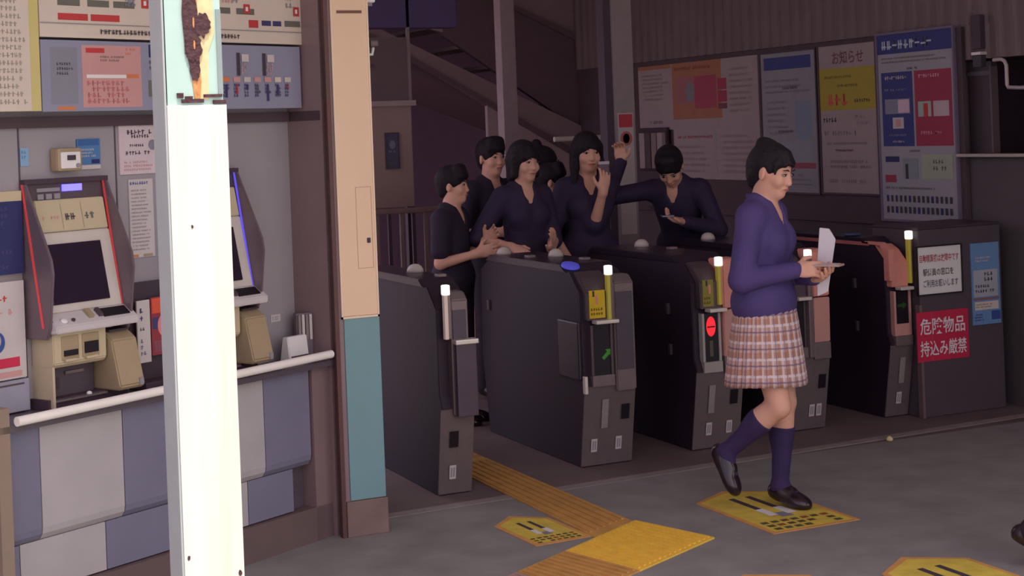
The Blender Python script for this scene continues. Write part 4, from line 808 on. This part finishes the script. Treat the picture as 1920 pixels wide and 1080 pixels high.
    if hair in ('short', 'bun', 'tied'):
        for q in (-1, 1): Hh.ell(hp((q * .088, .012, -.035)), np.array((.026, .035, .05)) * k, HR, .008, 's')
    if hair in ('bob', 'long', 'tied'):
        n_ = 7
        for i in range(n_):
            x = (i - (n_ - 1) / 2) / ((n_ - 1) / 2) * .052; yy = .079 - x * x * 9; zb = .034 + (.014 if hair == 'tied' else 0) + .006 * math.sin(i * 2.1)
            Hh.cone(hp((x * .7, yy - .028, .088)), hp((x, yy + .007, zb)), .014 * k, .0075 * k, .012)
    if hair == 'tied':
        Hh.ell(hp((0, -.06, .105)), np.array((.036, .04, .026)) * k, HR, .02); Hh.cone(hp((.062, .045, .05)), hp((.066, .052, .0)), .010 * k, .004 * k, .015); Hh.cone(hp((-.062, .045, .05)), hp((-.066, .052, .0)), .010 * k, .004 * k, .015)
        Hh.cone(hp((0, -.075, .0)), hp((0, -.07, -.07)), .045 * k, .03 * k, .03)
    if hair == 'bun': Hh.ell(hp((0, -.055, .128)), np.array((.036, .036, .042)) * k, HR, .012)
    if hair == 'short':
        for i in range(6): x = (i - 2.5) * .019; Hh.cone(hp((x * .8, .045, .10)), hp((x + .006, .076 - x * x * 8, .060)), .018 * k, .010 * k, .035)
    Hh.mesh('hair', M_hair, t)
    if hat:
        hm = MB(); hm.T = Matrix.Translation(hp((0, -.016, .052))) @ Matrix(HR.tolist()).to_4x4() @ Matrix.Diagonal((k, k * 1.15, k, 1))
        hm.lathe((0, 0, 0), [(.090, 0), (.092, .015), (.084, .05), (.06, .075), (.02, .086), (.0, .087)], hat, 24); ho = hm.build('cap', t)
        hb_ = MB(); hb_.T = Matrix.Translation(hp((0, .075, .055))) @ Matrix((HR @ rotm(0, .18, 0)).tolist()).to_4x4(); pts = [(-.065, -.01)] + [(.07 * math.cos(PI - PI * i / 10), .075 * math.sin(PI * i / 10)) for i in range(11)] + [(.065, -.01)]
        hb_.prism(pts, 'z', -.004, .004, hat, .002); hb_.build('peak', ho)
    # top
    T = Field(res); torso(T, .012, .05)
    if bottom == 'skirt' or not male: T.ell(np.array((0, -.004, .90)) * k, np.array((.170, .125, .10)) * k, None, .06)
    else: T.ell(np.array((0, -.004, .90)) * k, np.array((.165, .118, .10)) * k, None, .06)
    T.cone(U((-.035, -.02, 1.315)), U((.035, -.02, 1.315)), .048 * k, None, .03)
    for q, nm in ((-1, 'L'), (1, 'R')):
        S, e, w, d = joints[nm]
        if sleeve == 'long': T.cone(S, e, .058 * k, .052 * k, .035); T.cone(e, w, .052 * k, .036 * k, .015); T.cut(w + d * .004, d) if False else None
        elif sleeve == 'half': T.cone(S, e, .058 * k, .054 * k, .035)
        else: T.cone(S, S + (e - S) * .72, .060 * k, .060 * k, .035)
    if vneck:
        T.ell(U((0, .10, 1.315)), np.array((.040, .085, .10)) * k, LR @ rotm(0, -.35, 0), .008, 's'); 
    T.ell(U((0, .005, 1.40)), np.array((.056, .058, .075)) * k, LR, .008, 's')
    for q in (-1, 1):
        cp = [(q * .004, -.070, 1.345), (q * .046, -.045, 1.340), (q * .060, .0, 1.318), (q * .048, .050, 1.278), (q * .022, .082, 1.235)]
        for i in range(4): T.cone(U(cp[i]), U(cp[i + 1]), .0125 * k, .0125 * k if i < 3 else .009 * k, .006)
    T.cut(np.array((0, 0, .800)) * k, (0, 0, -1), .006)
    to_ = T.mesh('blouse' if not male else 'shirt', top, t)
    # lower clothing
    if bottom == 'trousers':
        P_ = Field(res); P_.ell(np.array((0, -.004, .87)) * k, np.array((.160, .116, .12)) * k, None, .04)
        for nm in lj:
            h_, kn, an, tt = lj[nm]; P_.cone(h_, kn, .096 * k, .066 * k, .04); P_.cone(kn, an, .066 * k, .052 * k, .02)
        P_.mesh('trousers', bottom_m or M_trouser, t)
    else:
        n = 168; vs = []; fs = []; uv = []; rows = 12; zt, zb = .90 * k, .545 * k; npl = 24
        for j in range(rows + 1):
            v = j / rows; z = zt + (zb - zt) * v
            for i in range(n):
                a = 2 * PI * i / n; ph = (i * npl / n) % 1.0; pl_ = (ph if ph < .82 else (1 - ph) / .18 * .82) * .016 * (v ** .6)
                rx = (.158 + .034 * v ** .85 + pl_) * k; ry = (.118 + .046 * v ** .85 + pl_) * k
                sw = .02 * v * math.sin(a * 3 + .6)
                vs.append((rx * math.cos(a) * (1 + sw), ry * math.sin(a) * (1 + sw) - .01 * v, z + .008 * v * math.sin(a * 2 + 1)))
        for j in range(rows):
            for i in range(n): fs.append((j * n + i, (j + 1) * n + i, (j + 1) * n + (i + 1) % n, j * n + (i + 1) % n))
        me = bpy.data.meshes.new('skirt'); me.from_pydata(vs, [], fs); ul = me.uv_layers.new(name='UVMap')
        for p in me.polygons:
            for li in p.loop_indices:
                vi = me.loops[li].vertex_index; i = vi % n; j = vi // n; uu = i / n
                if i == 0 and any(me.loops[l].vertex_index % n == n - 1 for l in p.loop_indices): uu = 1.0
                ul.data[li].uv = (uu, j / rows)
            p.use_smooth = True
        me.materials.append(bottom_m or M_plaid); o = bpy.data.objects.new('skirt', me); C.objects.link(o); o.parent = t
        so = o.modifiers.new('thickness', 'SOLIDIFY'); so.thickness = .003
    for nm in lj:
        h_, kn, an, tt = lj[nm]
        if socks:
            S_ = Field(min(res, .005)); cd = nrm(an - kn); bk = -nrm(np.cross(np.cross(cd, tt - an), cd)); x_ = nrm(np.cross(bk, -cd))
            a0 = kn + (an - kn) * .29; S_.cone(a0 - cd * .02, an, .049 * k, .0355 * k, .02); S_.ell(kn + (an - kn) * .30 + bk * .012 * k, np.array((.051, .053, .108)) * k, np.stack([x_, bk, -cd], 1), .025); S_.cone(an, an + (tt - an) * .6, .036 * k, .031 * k, .02); S_.cone(an, an + nrm(an - tt) * .012 * k + cd * .028 * k, .035 * k, .029 * k, .02); S_.cut(a0, -cd, .004)
            S_.mesh('sock', socks, t)
        F_ = Field(min(res, .005)); fd = nrm(tt - an - np.array((0, 0, 0))); sole = nrm(np.cross(np.cross(tt - an, nrm(an - kn)), tt - an)); dn = nrm(an - kn); 
        hl = an + nrm(an - tt) * .022 * k + dn * .035 * k; ax_ = nrm(tt - hl); dn2 = nrm(dn - ax_ * (dn @ ax_))
        lx = nrm(np.cross(ax_, dn2)); Rf = np.stack([lx, ax_, -dn2], 1); ml = np.linalg.norm(tt - hl)
        F_.ell(hl + ax_ * .018 * k - dn2 * .004, np.array((.038, .056, .044)) * k, Rf, .02); F_.ell(hl + ax_ * ml * .62, np.array((.045, .088, .036)) * k, Rf, .03); F_.ell(hl + ax_ * (ml * .90), np.array((.042, .048, .024)) * k, Rf, .025)
        F_.cone(hl - dn2 * .02 * k + ax_ * .03, hl + ax_ * ml * .5 - dn2 * .02 * k, .034 * k, .030 * k, .02)
        F_.cut(hl + dn2 * .024 * k, dn2, .003); so_ = F_.mesh('shoe', M_shoe, t)
    return t, hp, joints

M_top = mat((52, 40, 66), .75, var=.08, scale=10); M_trouser = mat((46, 36, 48), .75, var=.06); M_shoe = mat((40, 26, 32), .22, var=0, spec=.6); M_blouse = mat((80, 66, 118), .8, var=.07, scale=8); M_sock = mat((58, 44, 84), .85, var=.05)
M_top2 = mat((44, 34, 54), .75, var=.08)
def plaid():
    m = bpy.data.materials.new('plaid_cloth'); m.use_nodes = True; nt = m.node_tree; b = nt.nodes['Principled BSDF']; b.inputs['Roughness'].default_value = .8
    tc = nt.nodes.new('ShaderNodeUVMap'); sp = nt.nodes.new('ShaderNodeSeparateXYZ'); nt.links.new(tc.outputs['UV'], sp.inputs[0])
    def math_(op, a, b_=None):
        n = nt.nodes.new('ShaderNodeMath'); n.operation = op
        for i, q in enumerate((a, b_)):
            if q is None: continue
            if isinstance(q, (int, float)): n.inputs[i].default_value = q
            else: nt.links.new(q, n.inputs[i])
        return n.outputs[0]
    def stripe(src, freq, off, wd):
        f = math_('FRACT', math_('ADD', math_('MULTIPLY', src, freq), off)); return math_('LESS_THAN', f, wd)
    def mix(fac, c1, c2):
        n = nt.nodes.new('ShaderNodeMix'); n.data_type = 'RGBA'; nt.links.new(fac, n.inputs['Factor'])
        for nm, c in (('A', c1), ('B', c2)):
            if isinstance(c, tuple): n.inputs[[i for i, q in enumerate(n.inputs) if q.name == nm and q.type == 'RGBA'][0]].default_value = lin(c) + (1,)
            else: nt.links.new(c, n.inputs[[i for i, q in enumerate(n.inputs) if q.name == nm and q.type == 'RGBA'][0]])
        return [q for q in n.outputs if q.type == 'RGBA'][0]
    u, v = sp.outputs[0], sp.outputs[1]
    half = lambda f: math_('MULTIPLY', f, .55)
    c = mix(half(stripe(u, 24, .0, .45)), (206, 170, 156), (176, 118, 84)); c = mix(half(stripe(v, 5, .1, .42)), c, (178, 116, 84))
    c = mix(math_('MULTIPLY', stripe(v, 5, .75, .16), .8), c, (226, 216, 216)); c = mix(math_('MULTIPLY', stripe(u, 24, .72, .2), .7), c, (226, 216, 216))
    c = mix(math_('MULTIPLY', stripe(v, 5, .35, .10), .7), c, (112, 92, 130)); c = mix(math_('MULTIPLY', stripe(u, 24, .35, .12), .6), c, (112, 92, 130))
    nt.links.new(c, b.inputs['Base Color']); return m
M_plaid = plaid()

# the walking girl
gt, ghp, gj = person('girl in a violet blouse and plaid skirt walking out through the gates', (3.715, 5.635, 0), 30, 1.575, .0048, lean=.03, head=(-.16, .26, 0), hair='tied', top=M_blouse, sleeve='long', bottom='skirt', socks=M_sock,
    arms={'R': dict(w=(.070, .165, 1.035), pole=(.6, -.75, -.6), d=(-.35, .95, .05), pn=(-.85, -.1, -.35), side=(0, .15, 1), curl=.75, thumb=.9), 'L': dict(w=(-.045, .205, .995), pole=(-.6, -.6, -.6), d=(.55, .85, .1), pn=(.45, -.2, .85), side=(-.2, 1, .2), curl=.6, thumb=.9)},
    legs={'L': dict(k=(-.07, .045, .455), a=(-.07, .01, .085), t=(-.045, .120, .026)), 'R': dict(k=(.08, .075, .46), a=(.09, -.17, .25), t=(.105, -.13, .105))}, group=None)
#
def world_of(t, p): return Matrix.LocRotScale(t.location, t.rotation_euler, None) @ Vector(p)
gz = phi_of(30)
ph = thing('ticket_wallet', 'slim pale wallet held flat in the hands of the walking girl', 'wallet', world_of(gt, (.015, .275, 1.045)), gz)
bx((-.035, -.06, 0), (.035, .075, .009), mat((190, 160, 150), .5), .003).build('cover', ph); bx((-.03, -.05, .009), (.03, .06, .0105), M_paper).build('card', ph)
bk = thing('white_folder', 'white folder tucked upright in the left arm of the walking girl', 'folder', world_of(gt, (-.055, .215, .91)), gz + .15)
MB().prism([(0, 0), (.045, .02), (.07, .16), (.085, .24), (.06, .285), (.02, .29), (.005, .15)], 'x', -.010, .002, mat((226, 220, 222), .6, var=.03), .002).build('sheets', bk)

# the waiting students
person('boy with short dark hair in profile behind the first and second gates', (3.37, 8.30, 0), 18, 1.47, hair='short', top=M_top2, male=True, sleeve='short', head=(0, .02, 0), arms={'R': dict(w=(.12, .20, 1.05), pole=(.3, -.8, -1), pn=(-1, 0, 0), side=(0, .2, 1), curl=.5), 'L': dict(w=(-.05, .20, 1.12), pole=(-.3, -.8, -1), pn=(1, 0, 0), side=(0, .2, 1), curl=.5)})
person('person in a dark shirt standing in shadow behind the boy in profile', (3.90, 8.94, 0), 48, 1.62, hair='short', top=M_top2, male=True, sleeve='short', head=(-.1, .05, 0), arms={'R': dict(w=(.12, .22, 1.02), pole=(.6, -.4, -1), pn=(-1, 0, 0), side=(0, .2, 1), curl=.8)})
person('girl with a straight black bob and fringe leaning on the second gate', (3.79, 8.22, 0), 60, 1.60, hair='bob', top=M_top, head=(.10, .10, 0), sleeve='half', bottom='skirt', bottom_m=M_trouser, socks=M_sock,
       arms={'R': dict(w=(.16, .13, .985), pole=(.7, -.6, -.6), d=(-.3, .8, -.3), pn=(-.5, -.2, -1), side=(-.9, .3, 0), curl=.5), 'L': dict(w=(-.03, .24, .975), pole=(-.6, -.6, -.6), d=(.2, .7, .75), pn=(.6, -.6, .2), side=(.6, .4, .4), curl=.35)})
person('person with a topknot turned away behind the girl with the bob', (4.27, 8.95, 0), -25, 1.55, hair='bun', top=M_top2, head=(0, 0, 0), sleeve='short')
person('girl with dark hair in profile facing right beside the girl with the bob', (4.14, 8.60, 0), 8, 1.45, hair='short', top=M_top2, head=(0, .05, 0), sleeve='half', arms={'R': dict(w=(.13, .22, 1.0), pole=(.6, -.5, -1), pn=(-1, 0, 0), side=(0, .2, 1), curl=.6)})
lt_, lhp, ljn = person('girl with long black hair holding up a phone behind the third gate', (4.235, 8.27, 0), 78, 1.635, hair='long', top=M_top, sleeve='half', bottom='skirt', bottom_m=M_trouser, socks=M_sock, head=(.05, .06, 0), 
    arms={'L': dict(w=(-.035, .215, 1.245), pole=(.8, .4, -1.6), d=(-.15, .15, 1), pn=(.25, -.9, 0), side=(.9, .25, .1), curl=.55, thumb=.5), 'R': dict(w=(.15, .14, .85), pole=(.6, -.6, -.4), pn=(-1, 0, 0), side=(0, 1, .3))})
pz = thing('phone', 'pale edged phone held up by the girl with long black hair', 'phone', world_of(lt_, (-.045, .225, 1.325)), phi_of(78)); bx((-.033, -.004, 0), (.033, .005, .135), mat((96, 66, 84), .4), .004).build('body', pz); bx((-.030, -.0055, .01), (.030, -.0035, .125), M_black, .001).build('screen', pz); bx((-.033, -.0045, .118), (.033, .0055, .137), mat((190, 176, 184), .4), .003).build('top_edge', pz)
bt_, bhp, bjn = person('boy bending over his phone with one arm raised behind the gates', (4.955, 8.38, 0), 112, 1.62, lean=.42, hair='short', top=M_top, male=True, sleeve='long', head=(.12, .42, 0), group='students at the ticket gates',
    arms={'R': dict(w=(.30, .26, 1.405), pole=(.8, .1, -.9), d=(.05, -.02, 1), pn=(0, 1, .0), side=(-1, 0, 0), curl=1.2), 'L': dict(w=(-.12, .38, 1.05), pole=(-.7, -.5, -.6), d=(.85, .35, .25), pn=(0, .2, 1), side=(.2, 1, .2), curl=.7)})
pz = thing('phone', 'pale phone in the lower hand of the bending boy', 'phone', world_of(bt_, (-.02, .43, 1.115)), phi_of(112) + .4); q_ = bx((-.035, -.06, 0), (.035, .06, .009), mat((150, 150, 170), .4), .003); q_.build('body', pz); bx((-.03, -.05, .009), (.03, .05, .0105), M_black).build('screen', pz)
# a passer-by at the right edge: only the shoe reaches into view
person('person just outside the right edge with one dark shoe in view', (4.40, 4.165, 0), 20, 1.65, hair='short', top=M_top2, male=True, sleeve='short', group=None, legs={'R': dict(k=(.08, -.12, .46), a=(.08, -.42, .12), t=(.085, -.30, .028)), 'L': dict(k=(-.08, .17, .47), a=(-.08, .21, .085), t=(-.085, .36, .026))})
